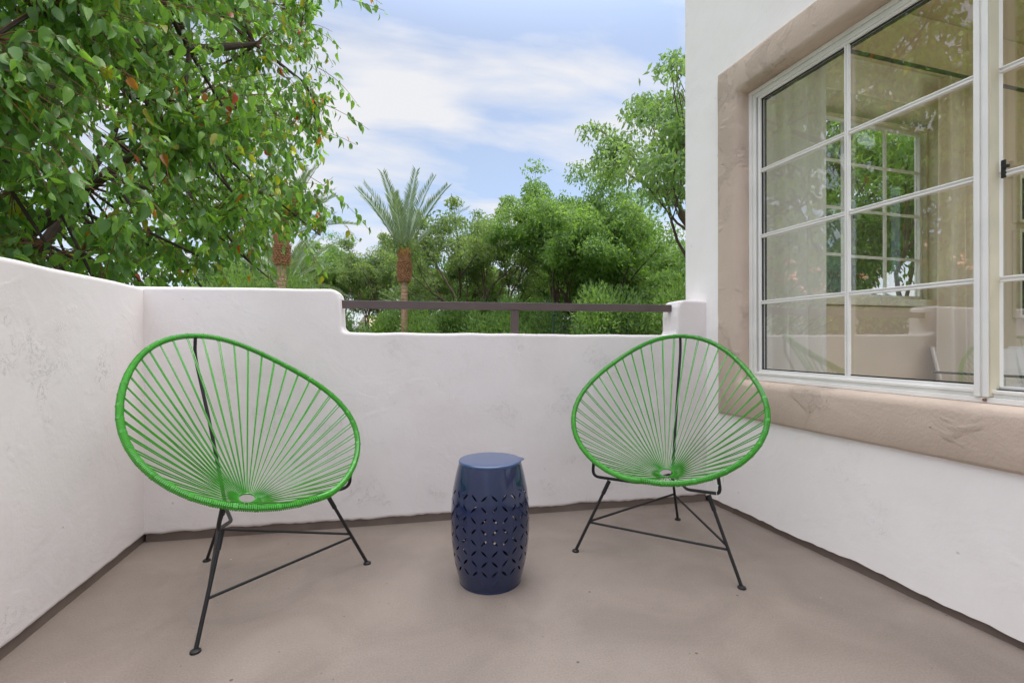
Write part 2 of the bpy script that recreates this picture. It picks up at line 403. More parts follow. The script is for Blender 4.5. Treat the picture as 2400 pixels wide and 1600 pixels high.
# left wall
LO = Vector((-0.990, 2.573, 0)); LU = Vector((-0.033, -1, 0)).normalized(); LN = Vector((-1, 0.033, 0)).normalized()
LL = 4.2
T = jit_line((-0.17, 1.172), (LL, 1.158), 0.13, 0.0018, rs)
low = []; a = 0
for i in range(170):
    u = LL + (-0.17 - LL) * i / 169.0
    a = 0.75 * a + rs2.uniform(-0.002, 0.002); low.append((u, 0.034 + a))
lb = prism(T + [(LL, 1.158)] + low, LO, LU, LN, 0.18)
left = empty('side_wall', tuple(LO + LU * 1.5 + LN * 0.09))
tag(left, 'long plain white stucco balcony wall on the left, running towards the viewer', 'wall')
P_(lb, 'stucco_face', M['stucco'], left, bevel=0.016, segs=4, smooth=False)
cb = MB(); frl = Matrix((LU, LN, (0, 0, 1))).transposed().to_4x4(); frl.translation = LO
cb.quad_box((-0.16, 0.010, 0.0), (LL, 0.17, 0.06), frl)
P_(cb, 'base_strip', M['cove'], left, smooth=False)

# rail in the lowered stretch
rail = empty('rail', tuple(bpt(1.76, 0.08, 0.95))); tag(rail, 'dark brown square metal safety rail spanning the lowered part of the back wall', 'railing')
rb = MB(); rb.quad_box((u_s0 - 0.02, 0.062, 1.090), (u_s1 + 0.004, 0.102, 1.130), fr)
P_(rb, 'top_rail', M['rail'], rail, bevel=0.002, segs=2, smooth=False)
rb = MB(); rb.quad_box((1.728, 0.066, 0.93), (1.768, 0.098, 1.0895), fr)
P_(rb, 'post', M['rail'], rail, bevel=0.002, segs=2, smooth=False)

# ------------------------------------------------------------------ the building on the right
bld = empty('apartment_building', (W, 0, -3.2)); tag(bld, 'white stucco building wall with a big taupe framed window on the right', 'building')
YB, YN = 2.490, -2.2                       # back corner and near end
ZT = 5.2
WY0, WY1, WZ0, WZ1 = 0.030, 2.043, 0.718, 2.215     # window opening
TY0, TY1, TZ0, TZ1 = -0.13, 2.195, 0.525, 2.380     # outer edge of the trim
def wall_with_hole(x0, x1, y0, y1, z0, z1, hy0, hy1, hz0, hz1, ragged=None):
    b = MB()
    b.quad_box((x0, y0, z0), (x1, hy0, z1)); b.quad_box((x0, hy1, z0), (x1, y1, z1))
    b.quad_box((x0, hy0, hz1), (x1, hy1, z1)); b.quad_box((x0, hy0, z0), (x1, hy1, hz0))
    return b
# outer stucco skin with a ragged foot: outline ring around the trim, extruded 6 cm
def stucco_skin():
    bm = bmesh.new()
    low = []; a = 0; rr = random.Random(9)
    n = 190
    for i in range(n):
        y = YN + (YB - YN) * i / (n - 1)
        a = 0.8 * a + rr.uniform(-0.0034, 0.0034); low.append((y, 0.036 + a + 0.004 * math.sin(y * 5.3)))
    outer = low + [(YB, ZT), (YN, ZT)]
    ov = [bm.verts.new((W, y, z)) for y, z in outer]
    hole = [(TY0 + 0.01, TZ0 + 0.01), (TY1 - 0.01, TZ0 + 0.01), (TY1 - 0.01, TZ1 - 0.01), (TY0 + 0.01, TZ1 - 0.01)]
    hv = [bm.verts.new((W, y, z)) for y, z in hole]
    oe = [bm.edges.new((ov[i], ov[(i + 1) % len(ov)])) for i in range(len(ov))]
    he = [bm.edges.new((hv[i], hv[(i + 1) % 4])) for i in range(4)]
    bmesh.ops.triangle_fill(bm, edges=oe + he, use_beauty=True)
    for f in bm.faces:
        if f.normal.x > 0: f.normal_flip()
    r = bmesh.ops.extrude_face_region(bm, geom=list(bm.faces))
    vs_ = [g for g in r['geom'] if isinstance(g, bmesh.types.BMVert)]
    bmesh.ops.translate(bm, vec=(0.06, 0, 0), verts=vs_)
    bmesh.ops.recalc_face_normals(bm, faces=bm.faces)
    me = bpy.data.meshes.new('wall'); bm.to_mesh(me); bm.free(); return me
o = link('wall', stucco_skin(), M['stucco_bldg'], smooth=False, bevel=0.012, segs=3); under(o, bld)
cb = MB(); cb.quad_box((W + 0.012, YN, 0), (W + 0.058, 2.30, 0.065))
P_(cb, 'base_strip', M['cove'], bld, smooth=False)
# lower storey below the balcony and the mass above the room
b = MB(); b.quad_box((W + 0.001, YN, -3.2), (6.2, YB, -0.26)); P_(b, 'lower_storey', M['stucco_bldg'], bld, smooth=False)

# trim: a picture frame of stucco with soft edges
def trim():
    b = MB(); xo = W - 0.016; xi = 1.945
    rings = []
    rr = random.Random(21)
    def ring(y0, y1, z0, z1, x, k=26, amp=0.0):
        pts = []
        for (p, q) in (((y0, z0), (y1, z0)), ((y1, z0), (y1, z1)), ((y1, z1), (y0, z1)), ((y0, z1), (y0, z0))):
            for i in range(k):
                t = i / k; s = math.sin(t * math.pi) if amp else 0
                pts.append((x + rr.uniform(-amp, amp) * 0.4, p[0] + (q[0] - p[0]) * t + rr.uniform(-amp, amp), p[1] + (q[1] - p[1]) * t + rr.uniform(-amp, amp)))
        return pts
    A = 0.0016
    spec = [(TY0, TY1, TZ0, TZ1, W + 0.02, 0), (TY0, TY1, TZ0, TZ1, xo + 0.010, A), (TY0 + 0.004, TY1 - 0.004, TZ0 + 0.004, TZ1 - 0.004, xo + 0.003, A), (TY0 + 0.012, TY1 - 0.012, TZ0 + 0.012, TZ1 - 0.012, xo, A),
            (WY0 - 0.030, WY1 + 0.030, WZ0 - 0.034, WZ1 + 0.030, xo, A), (WY0 - 0.014, WY1 + 0.014, WZ0 - 0.016, WZ1 + 0.014, xo + 0.005, A), (WY0 - 0.004, WY1 + 0.004, WZ0 - 0.006, WZ1 + 0.004, xo + 0.018, A), (WY0, WY1, WZ0, WZ1, xo + 0.038, A), (WY0, WY1, WZ0, WZ1, xi, 0)]
    n = None
    for sp in spec:
        pts = ring(*sp[:5], amp=sp[5]); n = len(pts); b.v += pts
    for i in range(len(spec) - 1):
        for j in range(n):
            b.f.append((i * n + j, (i + 1) * n + j, (i + 1) * n + (j + 1) % n, i * n + (j + 1) % n))
    return b
P_(trim(), 'window_trim', M['trim'], bld, angle=80)

# the window facing the balcony
win = empty('window', (1.92, 1.03, WZ0)); under(win, bld); win.matrix_parent_inverse = bld.matrix_basis.inverted()
bpy.context.view_layer.update()
def Wn(b, name, m, par=win, **kw):
    o = b.build(name, m, **kw); o.parent = par; o.matrix_parent_inverse = par.matrix_world.inverted(); return o
def rect_frame(b, x0, x1, y0, y1, z0, z1, t):
    b.quad_box((x0, y0, z0), (x1, y0 + t, z1)); b.quad_box((x0, y1 - t, z0), (x1, y1, z1))
    b.quad_box((x0, y0 + t, z0), (x1, y1 - t, z0 + t)); b.quad_box((x0, y0 + t, z1 - t), (x1, y1 - t, z1))
fb = MB()
rect_frame(fb, 1.905, 1.990, WY0 + 0.001, WY1 - 0.001, WZ0 + 0.001, WZ1 - 0.001, 0.018)
rect_frame(fb, 1.915, 1.985, WY0 + 0.0195, WY1 - 0.0195, WZ0 + 0.0195, WZ1 - 0.0195, 0.012)
rect_frame(fb, 1.909, 1.980, WY0 + 0.0320, WY1 - 0.0320, WZ0 + 0.0320, WZ1 - 0.0320, 0.011)
Wn(fb, 'outer_frame', M['white_alu'], smooth=False, bevel=0.0015, segs=2)
gb = MB(); rect_frame(gb, 1.930, 1.975, WY0 + 0.0435, WY1 - 0.0435, WZ0 + 0.040, WZ1 - 0.0435, 0.006)
Wn(gb, 'track_gasket', M['gasket'], smooth=False)
# left sash (outer track)
SY0, SY1 = 1.028, 1.990; Z0, Z1 = 0.752, 2.176
zm = [1.117, 1.455, 1.790]
def muntin(b, x, y0, y1, z0, z1, horiz):
    b.quad_box((x, y0, z0), (x + 0.010, y1, z1))
    if horiz:
        h = (z1 - z0) / 3; b.quad_box((x - 0.005, y0, z0 + 0.0008), (x - 0.0002, y1, z0 + h)); b.quad_box((x - 0.005, y0, z1 - h), (x - 0.0002, y1, z1 - 0.0008))
    else:
        h = (y1 - y0) / 3; b.quad_box((x - 0.005, y0 + 0.0008, z0), (x - 0.0002, y0 + h, z1)); b.quad_box((x - 0.005, y1 - h, z0), (x - 0.0002, y1 - 0.0008, z1))
sb = MB()
sb.quad_box((1.916, SY1 - 0.014, Z0), (1.944, SY1, Z1)); sb.quad_box((1.916, SY0 + 0.04, Z0), (1.944, SY1 - 0.0145, Z0 + 0.022)); sb.quad_box((1.916, SY0 + 0.04, Z1 - 0.016), (1.944, SY1 - 0.0145, Z1))
for z in zm: muntin(sb, 1.922, SY0 + 0.040, 1.506, z - 0.0095, z + 0.0095, True); muntin(sb, 1.922, 1.526, SY1 - 0.0145, z - 0.0095, z + 0.0095, True)
muntin(sb, 1.9205, 1.5065, 1.5255, Z0 + 0.0225, Z1 - 0.0165, False)
Wn(sb, 'sliding_sash', M['white_alu'], smooth=False, bevel=0.001, segs=1)
st = MB(); st.quad_box((1.8995, SY0 + 0.0005, 0.738), (1.944, SY0 + 0.0165, WZ1 - 0.035)); st.quad_box((1.903, SY0 + 0.0167, 0.738), (1.944, SY0 + 0.0225, WZ1 - 0.035)); st.quad_box((1.897, SY0 + 0.0227, 0.738), (1.944, SY0 + 0.039, WZ1 - 0.035))
Wn(st, 'meeting_stile', M['white_alu'], smooth=False, bevel=0.002, segs=2)
st = MB(); st.quad_box((1.9015, SY0 - 0.0035, 0.742), (1.945, SY0 - 0.0002, WZ1 - 0.036)); o = Wn(st, 'stile_side', M['cream_alu'], smooth=False); o['label'] = 'yellowed cream inner side of the meeting stile'
g = MB(); g.quad_box((1.934, SY0 + 0.035, Z0 + 0.018), (1.938, SY1 - 0.010, Z1 - 0.012)); Wn(g, 'glass_pane', M['glass'], smooth=False)
gk = MB(); rect_frame(gk, 1.926, 1.933, SY0 + 0.0395, SY1 - 0.0145, Z0 + 0.0222, Z1 - 0.0162, 0.005); Wn(gk, 'pane_gasket', M['gasket'], smooth=False)
sc_ = MB(); sc_.lathe([(0.0, 0.004), (0.004, 0.004), (0.005, 0), (0.005, -0.01)], 10, (0, 0, 0))
sc_.v = [(1.900 - z, 1.040 + x, 0.729 + y) for x, y, z in sc_.v]; Wn(sc_, 'screw', M['rust'])
# right sash (inner track)
sb = MB(); RY0, RY1 = 0.078, 1.060
sb.quad_box((1.952, RY1 - 0.03, Z0), (1.976, RY1, Z1)); sb.quad_box((1.952, RY0, Z0), (1.976, RY0 + 0.03, Z1))
sb.quad_box((1.952, RY0 + 0.031, Z0 - 0.01), (1.976, RY1 - 0.031, Z0 + 0.020)); sb.quad_box((1.952, RY0 + 0.031, Z1 - 0.016), (1.976, RY1 - 0.031, Z1))
for z in zm: muntin(sb, 1.951, 0.579, 1.0255, z - 0.0095, z + 0.0095, True); muntin(sb, 1.951, RY0 + 0.031, 0.559, z - 0.0095, z + 0.0095, True)
muntin(sb, 1.950, 0.5595, 0.5785, Z0 + 0.0205, Z1 - 0.0165, False)
Wn(sb, 'sliding_sash', M['white_alu'], smooth=False, bevel=0.001, segs=1)
g = MB(); g.quad_box((1.963, RY0 + 0.02, Z0 + 0.018), (1.967, RY1 - 0.02, Z1 - 0.012)); Wn(g, 'glass_pane', M['glass'], smooth=False)
lt = MB(); lt.quad_box((1.945, 1.008, 1.440), (1.950, 1.021, 1.498)); lt.quad_box((1.941, 0.998, 1.470), (1.9495, 1.018, 1.480)); Wn(lt, 'latch', M['latch'], smooth=False, bevel=0.002)
lt = MB(); lt.quad_box((1.938, 1.498, 1.452), (1.948, 1.5055, 1.468)); lt.quad_box((1.938, 1.498, 1.430), (1.948, 1.5055, 1.444)); Wn(lt, 'latch', M['latch'], smooth=False)

# room behind the window
XI = 1.995; YI = 2.225; CE = 3.05; XE = 6.0
FW = (2.30, 3.80, 1.19, 2.415)             # far window x0 x1 z0 z1
b = MB(); b.quad_box((1.915, YN, -0.24), (XI, WY0 - 0.002, CE)); b.quad_box((1.915, WY1 + 0.003, -0.24), (XI, YB - 0.012, CE)); b.quad_box((1.951, WY0 - 0.002, WZ1 + 0.002), (XI, WY1 + 0.002, CE)); b.quad_box((1.951, WY0 - 0.002, -0.24), (XI, WY1 + 0.002, WZ0 - 0.002))
P_(b, 'interior_side_wall', M['int_wall'], bld, smooth=False)
b = MB(); b.quad_box((XI + 0.001, YI, -0.24), (FW[0] - 0.07, YB - 0.012, CE)); b.quad_box((FW[1] + 0.11, YI, -0.24), (XE, YB - 0.012, CE)); b.quad_box((FW[0] - 0.069, YI, FW[3] + 0.26), (FW[1] + 0.109, YB - 0.012, CE)); b.quad_box((FW[0] - 0.069, YI, -0.24), (FW[1] + 0.109, YB - 0.012, FW[2] - 0.05))
P_(b, 'interior_back_wall', M['int_wall'], bld, smooth=False, bevel=0.02, segs=3)
b = MB()   # pale splayed reveal and sill of the far window
b.quad_box((FW[1], YI + 0.004, FW[2] - 0.05), (FW[1] + 0.108, YB - 0.02, FW[3] + 0.04)); b.quad_box((FW[0] - 0.068, YI + 0.004, FW[2] - 0.05), (FW[0], YB - 0.02, FW[3] + 0.04))
b.quad_box((FW[0] + 0.001, YI - 0.012, FW[2] - 0.049), (FW[1] - 0.001, YB - 0.02, FW[2] - 0.002))
b.quad_box((FW[0] - 0.068, YI + 0.006, FW[3] + 0.041), (FW[1] + 0.108, YB - 0.02, FW[3] + 0.259))
P_(b, 'window_reveal', M['reveal'], bld, smooth=False, bevel=0.006)
b = MB(); b.quad_box((XI + 0.001, -0.65, CE + 0.001), (XE, -0.45, CE + 0.15)); b.quad_box((XI + 0.001, 0.85, CE + 0.001), (XE, YB - 0.012, CE + 0.15)); b.quad_box((XI + 0.001, -0.449, CE + 0.001), (2.5, 0.849, CE + 0.15)); b.quad_box((5.5, -0.449, CE + 0.001), (XE, 0.849, CE + 0.15)); P_(b, 'ceiling', M['int_ceil'], bld, smooth=False)  # gap in the ceiling: an added, unseen skylight to brighten the room
b = MB(); b.quad_box((XI + 0.001, -0.65, -0.24), (XE, YI - 0.001, -0.001)); P_(b, 'interior_floor', M['int_floor'], bld, smooth=False)
b = MB(); b.quad_box((XE + 0.001, 0.8, -0.24), (XE + 0.15, YB - 0.012, CE)); b.quad_box((XE + 0.001, -0.65, -0.24), (XE + 0.15, 0.8, 0.3)); b.quad_box((XE + 0.001, -0.65, 2.8), (XE + 0.15, 0.8, CE)); P_(b, 'interior_east_wall', M['int_wall'], bld, smooth=False)  # unseen opening towards the near end, added to let daylight in
b = MB(); b.quad_box((XI + 0.001, -0.65, -0.24), (2.15, -0.501, CE)); b.quad_box((5.8, -0.65, -0.24), (XE, -0.501, CE)); b.quad_box((2.15, -0.65, 2.8), (5.8, -0.501, CE))
P_(b, 'interior_near_wall', M['int_wall'], bld, smooth=False)  # wide opening out of view, added so that daylight fills the room
b = MB(); b.quad_box((-1.2, YN - 0.30, -0.24), (W + 0.06, YN - 0.01, 2.6)); P_(b, 'unseen_shade_wall', M['stucco_bldg'], bld, smooth=False)  # unseen wall behind the camera, added to hold light off the parapet
# outer skin round the corner above / below the far window is the same wall; thin white return
b = MB(); ys0, ys1 = YB - 0.0115, YB
b.quad_box((W + 0.061, ys0, -0.24), (FW[0], ys1, ZT)); b.quad_box((FW[1], ys0, -0.24), (XE + 0.15, ys1, ZT)); b.quad_box((FW[0] + 0.0005, ys0, FW[3]), (FW[1] - 0.0005, ys1, ZT)); b.quad_box((FW[0] + 0.0005, ys0, -0.24), (FW[1] - 0.0005, ys1, FW[2]))
P_(b, 'return_wall', M['stucco_bldg'], bld, smooth=False)
b = MB(); b.quad_box((W + 0.061, 0.86, CE + 0.152), (XE + 0.15, YB - 0.013, ZT)); b.quad_box((W + 0.061, -0.65, CE + 0.152), (2.49, 0.859, ZT)); P_(b, 'roof_mass', M['stucco_bldg'], bld, smooth=False)  # left open over the added ceiling gap so daylight gets through

win2 = empty('window', (3.05, 2.42, FW[2])); under(win2, bld); win2.matrix_parent_inverse = bld.matrix_basis.inverted()
bpy.context.view_layer.update()
def frame_xz(b, x0, x1, z0, z1, y0, y1, t):
    b.quad_box((x0, y0, z0), (x0 + t, y1, z1)); b.quad_box((x1 - t, y0, z0), (x1, y1, z1)); b.quad_box((x0 + t, y0, z0), (x1 - t, y1, z0 + t)); b.quad_box((x0 + t, y0, z1 - t), (x1 - t, y1, z1))
b = MB(); frame_xz(b, FW[0] + 0.002, FW[1] - 0.002, FW[2] + 0.001, FW[3] - 0.001, 2.395, 2.455, 0.022); Wn(b, 'outer_frame', M['cream_alu'], win2, smooth=False)
b = MB(); frame_xz(b, FW[0] + 0.025, 3.075, FW[2] + 0.024, FW[3] - 0.024, 2.400, 2.420, 0.020)
for z in (1.49, 1.80, 2.11): b.quad_box((FW[0] + 0.046, 2.404, z - 0.009), (3.054, 2.416, z + 0.009))
b.quad_box((2.66, 2.4035, FW[2] + 0.045), (2.678, 2.4165, FW[3] - 0.045)); Wn(b, 'sliding_sash', M['white_alu'], win2, smooth=False)
b = MB(); frame_xz(b, 3.04, FW[1] - 0.025, FW[2] + 0.024, FW[3] - 0.024, 2.425, 2.445, 0.020)
for z in (1.49, 1.80, 2.11): b.quad_box((3.061, 2.429, z - 0.009), (FW[1] - 0.046, 2.441, z + 0.009))
b.quad_box((3.418, 2.4285, FW[2] + 0.045), (3.438, 2.4415, FW[3] - 0.045)); Wn(b, 'sliding_sash', M['white_alu'], win2, smooth=False)
b = MB(); b.quad_box((FW[0] + 0.03, 2.409, FW[2] + 0.03), (FW[1] - 0.03, 2.411, FW[3] - 0.03)); Wn(b, 'glass_pane', M['glass_far'], win2, smooth=False)

# curtains, rod
def curtain(name, x0, x1, y, z0, z1, m, label, amp=0.022, waves=5, seed=1):
    rr = random.Random(seed); b = MB(); n = 90; rows = 10
    ph = [rr.uniform(0, 6) for _ in range(3)]
    for k in range(rows + 1):
        t = k / rows
        for i in range(n + 1):
            u = i / n; a = amp * (0.5 + 0.5 * t)
            yy = y + a * math.sin(u * waves * 2 * math.pi + ph[0]) + 0.35 * a * math.sin(u * waves * 3.3 * math.pi + ph[1] + t) 
            b.v.append((x0 + (x1 - x0) * u + 0.006 * math.sin(u * 30 + t * 2), yy, z1 + (z0 - z1) * t))
    for k in range(rows):
        for i in range(n):
            p = k * (n + 1) + i; b.f.append((p, p + n + 1, p + n + 2, p + 1))
    o = b.build(name, m, angle=80); o.modifiers.new('thickness', 'SOLIDIFY').thickness = 0.001
    tag(o, label, 'curtain', 'curtains of the far room window'); return o
curtain('curtain', 2.02, 2.556, 2.13, 0.02, 2.60, M['sheer'], 'grey sheer curtain left of the inner window, right behind the near pane', 0.026, 4, 4)
curtain('curtain', 3.49, 3.83, 2.13, 0.02, 2.60, M['drape'], 'cream linen drape hanging right of the inner window', 0.035, 3, 8)
b = MB(); b.tube([(2.02, 2.13, 2.63), (4.6, 2.13, 2.63)], 0.012, 10); tag(b.build('curtain_rod', M['latch']), 'thin black curtain rod above the window inside the room', 'curtain rod')

# dining table and chairs inside
tb = empty('dining_table', (3.85, 1.35, 0)); tag(tb, 'black glass table with chrome legs inside the room', 'table')
bpy.context.view_layer.update()
b = MB(); b.quad_box((3.18, 0.62, 0.728), (4.9, 1.99, 0.742)); Wn(b, 'tabletop', M['black_glass'], tb, smooth=False, bevel=0.003)
b = MB(); b.quad_box((3.36, 0.80, 0.66), (4.2, 1.84, 0.668)); Wn(b, 'lower_shelf', M['chrome'], tb, smooth=False)
for (x, y) in ((3.42, 1.80), (3.48, 1.52), (4.1, 1.80), (3.42, 0.85), (4.1, 0.85)):
    b = MB(); b.tube([(x, y, 0), (x, y, 0.727)], 0.022, 14); Wn(b, 'leg', M['chrome'], tb)
def shell_chair(x, y, rz, label):
    c = empty('dining_chair', (0, 0, 0)); tag(c, label, 'chair', 'white shell chairs at the glass table')
    b = MB(); n = 20; rows = 10
    for k in range(rows + 1):
        t = k / rows
        for i in range(n + 1):
            a = (i / n - 0.5) * 2
            wdt = 0.23 - 0.05 * t ** 2 if t > 0 else 0.23
            b.v.append((a * wdt, 0.20 + 0.10 * t - 0.10 * a * a * (1 - 0.3 * t), 0.46 + 0.42 * t))
    for k in range(rows):
        for i in range(n):
            p = k * (n + 1) + i; b.f.append((p, p + 1, p + n + 2, p + n + 1))
    o = b.build('backrest', M['white_plastic'], c, angle=80); o.modifiers.new('thickness', 'SOLIDIFY').thickness = 0.012
    b = MB(); b.quad_box((-0.22, -0.22, 0.435), (0.22, 0.20, 0.46)); b.build('seat', M['white_plastic'], c, bevel=0.012)
    for sx in (-1, 1):
        for sy in (-1, 1):
            q = MB(); q.tube([(sx * 0.16, sy * 0.15, 0.435), (sx * 0.21, sy * 0.2, 0)], 0.011, 8); q.build('leg', M['chrome'], c)
    c.location = (x, y, 0); c.rotation_euler = (0, 0, rz); return c
shell_chair(3.64, 1.93, R_(6), 'white shell chair behind the glass table, its rim seen left of the window stile')
c2 = shell_chair(4.27, 1.93, R_(-8), 'white shell chair seen through the right pane at the end of the glass table')
# pictures / screen on the east wall
for (z0, z1, x0, x1, nm, m, lab, cat) in ((1.77, 2.06, 4.38, 5.35, 'picture', 'dark_art', 'wide dark picture on the room wall, seen through the right pane above the screen', 'picture'), (1.10, 1.68, 4.38, 5.35, 'screen', 'screen', 'dark glossy screen on the room wall, below the picture', 'screen')):
    t = empty(nm, ((x0 + x1) / 2, YI - 0.02, z0)); tag(t, lab, cat); bpy.context.view_layer.update()
    b = MB(); b.quad_box((x0, YI - 0.035, z0), (x1, YI - 0.002, z1)); Wn(b, 'panel', M[m], t, smooth=False)
    b = MB()
    b.quad_box((x0 - 0.02, YI - 0.045, z0 - 0.02), (x0 - 0.0005, YI - 0.002, z1 + 0.02)); b.quad_box((x1 + 0.0005, YI - 0.045, z0 - 0.02), (x1 + 0.02, YI - 0.002, z1 + 0.02))
    b.quad_box((x0, YI - 0.045, z0 - 0.02), (x1, YI - 0.002, z0 - 0.0005)); b.quad_box((x0, YI - 0.045, z1 + 0.0005), (x1, YI - 0.002, z1 + 0.02))
    Wn(b, 'frame', M['reveal'], t, smooth=False)

# ------------------------------------------------------------------ the string chairs
RA = [0.3753, 0.0319, -0.0371, 0.0206]; RB = [0.209, 0.4123, 0.0201, -0.0021, -0.0006]; RC = [0.6304, 0.2963, 0.0234, -0.0158, 0.0123]
def rim_pt(t):
    return Vector((sum(RA[k] * math.sin((k + 1) * t) for k in range(4)), sum(RB[k] * math.cos(k * t) for k in range(5)), sum(RC[k] * math.cos(k * t) for k in range(5))))
def rim_table(n=2000):
    P = [rim_pt(2 * math.pi * i / n) for i in range(n + 1)]; s = [0]
    for i in range(n): s.append(s[-1] + (P[i + 1] - P[i]).length)
    return P, s
RP, RS = rim_table(); RLEN = RS[-1]
def rim_at(s):
    s %= RLEN; i = int(np.searchsorted(RS, s)); i = max(1, min(i, len(RS) - 1))
    f = (s - RS[i - 1]) / (RS[i] - RS[i - 1]); p = RP[i - 1].lerp(RP[i], f); t = (RP[i] - RP[i - 1]).normalized(); return p, t
RING = Vector((0, 0.2465, 0.3139)); RT = R_(21); RN = Vector((0, -math.sin(RT), math.cos(RT))); RX = Vector((1, 0, 0)); RY = RN.cross(RX).normalized()
RR = 0.031
def make_chair():
    root = empty('string_chair')
    # steel core of the rim
    b = MB(); n = 120; b.tube([rim_at(RLEN * i / n)[0] for i in range(n)], 0.0066, 8, closed=True)
    core = b.build('rim', M['steel'], root)
    # cord wound round the rim
    turns = int(RLEN / 0.0060); spt = 9; n = turns * spt; b = MB(); pts = []
    up_prev = None; rr = random.Random(2)
    jit = 0
    for i in range(n):
        p, t = rim_at(RLEN * i / n)
        if up_prev is None: up_prev = t.orthogonal().normalized()
        u = (up_prev - t * up_prev.dot(t)).normalized(); up_prev = u; v = t.cross(u)
        a = 2 * math.pi * i / spt
        if i % (spt * 5) == 0: jit = rr.uniform(0, 0.0004)
        r = 0.0090 + jit * 0.5
        pts.append(p + (u * math.cos(a) + v * math.sin(a)) * r)
    b.tube(pts, 0.0028, 6, closed=False); b.build('rim_wrap', M['cord'], core)
    # pairs of cords from the rim to the small ring
    b = MB(); NP = 45; rr = random.Random(4)
    for k in range(NP):
        s0 = RLEN * (k + 0.5) / NP
        tt = k + 0.5; frac = abs(((tt / NP) * 2) - 1)      # 1 at the top of the back, 0 at the front edge
        gap = 0.0045 + 0.018 * max(0, min(1, (0.62 - frac) / 0.35))
        for sgn in (-1, 1):
            p, t = rim_at(s0 + sgn * gap / 2 + rr.uniform(-0.0015, 0.0015))
            ang = 2 * math.pi * (k + 0.5 + sgn * 0.06) / NP          # same order round the ring, the pair lying one above the other
            rp_ = RING + (RY * math.cos(ang) + RX * math.sin(ang)) * (RR + 0.001) + RN * 0.003 * sgn
            d = (rp_ - p); d.normalize(); inner = p + d * 0.010
            mid = inner.lerp(rp_, 0.5) + Vector((0, 0, -0.004 + rr.uniform(-0.002, 0.002)))
            q1 = inner.lerp(rp_, 0.25) + Vector((0, 0, -0.003)); q3 = inner.lerp(rp_, 0.75) + Vector((0, 0, -0.003))
            b.tube([p + (p - inner) * 0.4, inner, q1, mid, q3, rp_], [0.0023, 0.0023, 0.0022, 0.0020, 0.0017, 0.0014], 6)
        # little loop of cord round the rim where the pair leaves
        p, t = rim_at(s0); u = t.orthogonal().normalized(); v = t.cross(u)
        for e in (-0.0035, 0.0035):
            b.tube([p + t * e + (u * math.cos(a_ * 0.7854) + v * math.sin(a_ * 0.7854)) * 0.0105 for a_ in range(8)], 0.0024, 5, closed=True)
    b.build('seat_cords', M['cord'], root)
    b = MB()
    for q in range(2):
        b.tube([RING + (RY * math.cos(a_ * math.pi / 16) + RX * math.sin(a_ * math.pi / 16)) * (RR - 0.0005) + RN * (0.004 * (q - 0.5)) for a_ in range(32)], 0.0019, 6, closed=True)
    b.build('centre_ring', M['cord'], root)
    # frame
    def bend(pts, r, rad, seg=5, n=10):
        out = [Vector(pts[0])]
        for i in range(1, len(pts) - 1):
            p = Vector(pts[i]); a = (Vector(pts[i - 1]) - p); c = (Vector(pts[i + 1]) - p)
            la = min(rad, a.length * 0.45); lc = min(rad, c.length * 0.45)
            p0 = p + a.normalized() * la; p1 = p + c.normalized() * lc
            for k in range(seg + 1):
                t = k / seg; out.append(p0 * (1 - t) ** 2 + p * 2 * t * (1 - t) + p1 * t * t)
        out.append(Vector(pts[-1])); b = MB(); b.tube(out, r, n); return b
    hub = (0, 0.400, 0.262)
    for s in (-1, 1):
        bend([(s * 0.2473, -0.048, 0.405), (s * 0.256, -0.037, 0.335), (s * 0.100, 0.173, 0.272), (s * 0.012, 0.385, 0.270)], 0.0066, 0.035).build('bracket', M['steel'], root)
    bend([(0, 0.634, 0.940), (0, 0.640, 0.865), (0, 0.518, 0.58), (0, 0.400, 0.262)], 0.0066, 0.05).build('back_rod', M['steel'], root)
    legs = {}
    for key, top, foot in (('l', (-0.206, 0.034, 0.300), (-0.3288, -0.0546, 0)), ('r', (0.206, 0.034, 0.300), (0.3288, -0.0546, 0)), ('b', (0, 0.395, 0.268), (0, 0.545, 0))):
        a, c = Vector(top), Vector(foot); d = (c - a).normalized(); legs[key] = (a, c)
        lg = MB().tube([a, c + Vector((0, 0, 0.004))], 0.0064, 10).build('leg', M['steel'], root)
        MB().tube([a - d * 0.004, a + d * 0.058], 0.0086, 12).build('socket', M['steel'], lg)
        f_ = MB(); f_.lathe([(0.0, 0.010), (0.008, 0.010), (0.0145, 0.006), (0.0155, 0.002), (0.0150, 0.0), (0, 0)], 18, tuple(c)); f_.build('foot', M['steel'], lg)
    def on(key, z):
        a, c = legs[key]; return a.lerp(c, (a.z - z) / (a.z - c.z))
    for (p, q) in ((on('l', 0.125), on('r', 0.120)), (on('r', 0.134), on('b', 0.150)), (on('l', 0.130), on('b', 0.158))):
        MB().tube([p, q], 0.0050, 8).build('stretcher', M['steel'], root)
    return root
ch1 = make_chair()
ch2 = copy_tree(ch1)
ch1.location = (-0.2914, 1.8891, 0); ch1.rotation_euler = (0, 0, 0.7398)
ch2.location = (1.1338, 1.7308, 0); ch2.rotation_euler = (0, 0, -0.7894)
G = 'green string lounge chairs either side of the stool'
tag(ch1, 'green cord lounge chair in the left corner, turned to the right', 'chair', G)
tag(ch2, 'green cord lounge chair below the window, with a white tie on its frame', 'chair', G)
ti = MB(); p0 = Vector((0.2473, -0.048, 0.392))
ti.tube([p0 + Vector((0.019 * math.cos(a * math.pi / 8), 0.010 * math.cos(a * math.pi / 8), 0.022 * math.sin(a * math.pi / 8))) for a in range(16)], 0.0016, 5, closed=True)
ti.tube([p0 + Vector((0.0, 0.0, -0.022)), p0 + Vector((-0.006, -0.004, -0.045)), p0 + Vector((-0.002, -0.01, -0.075))], 0.0011, 4)
ti.build('cable_tie', M['tie'], ch2)

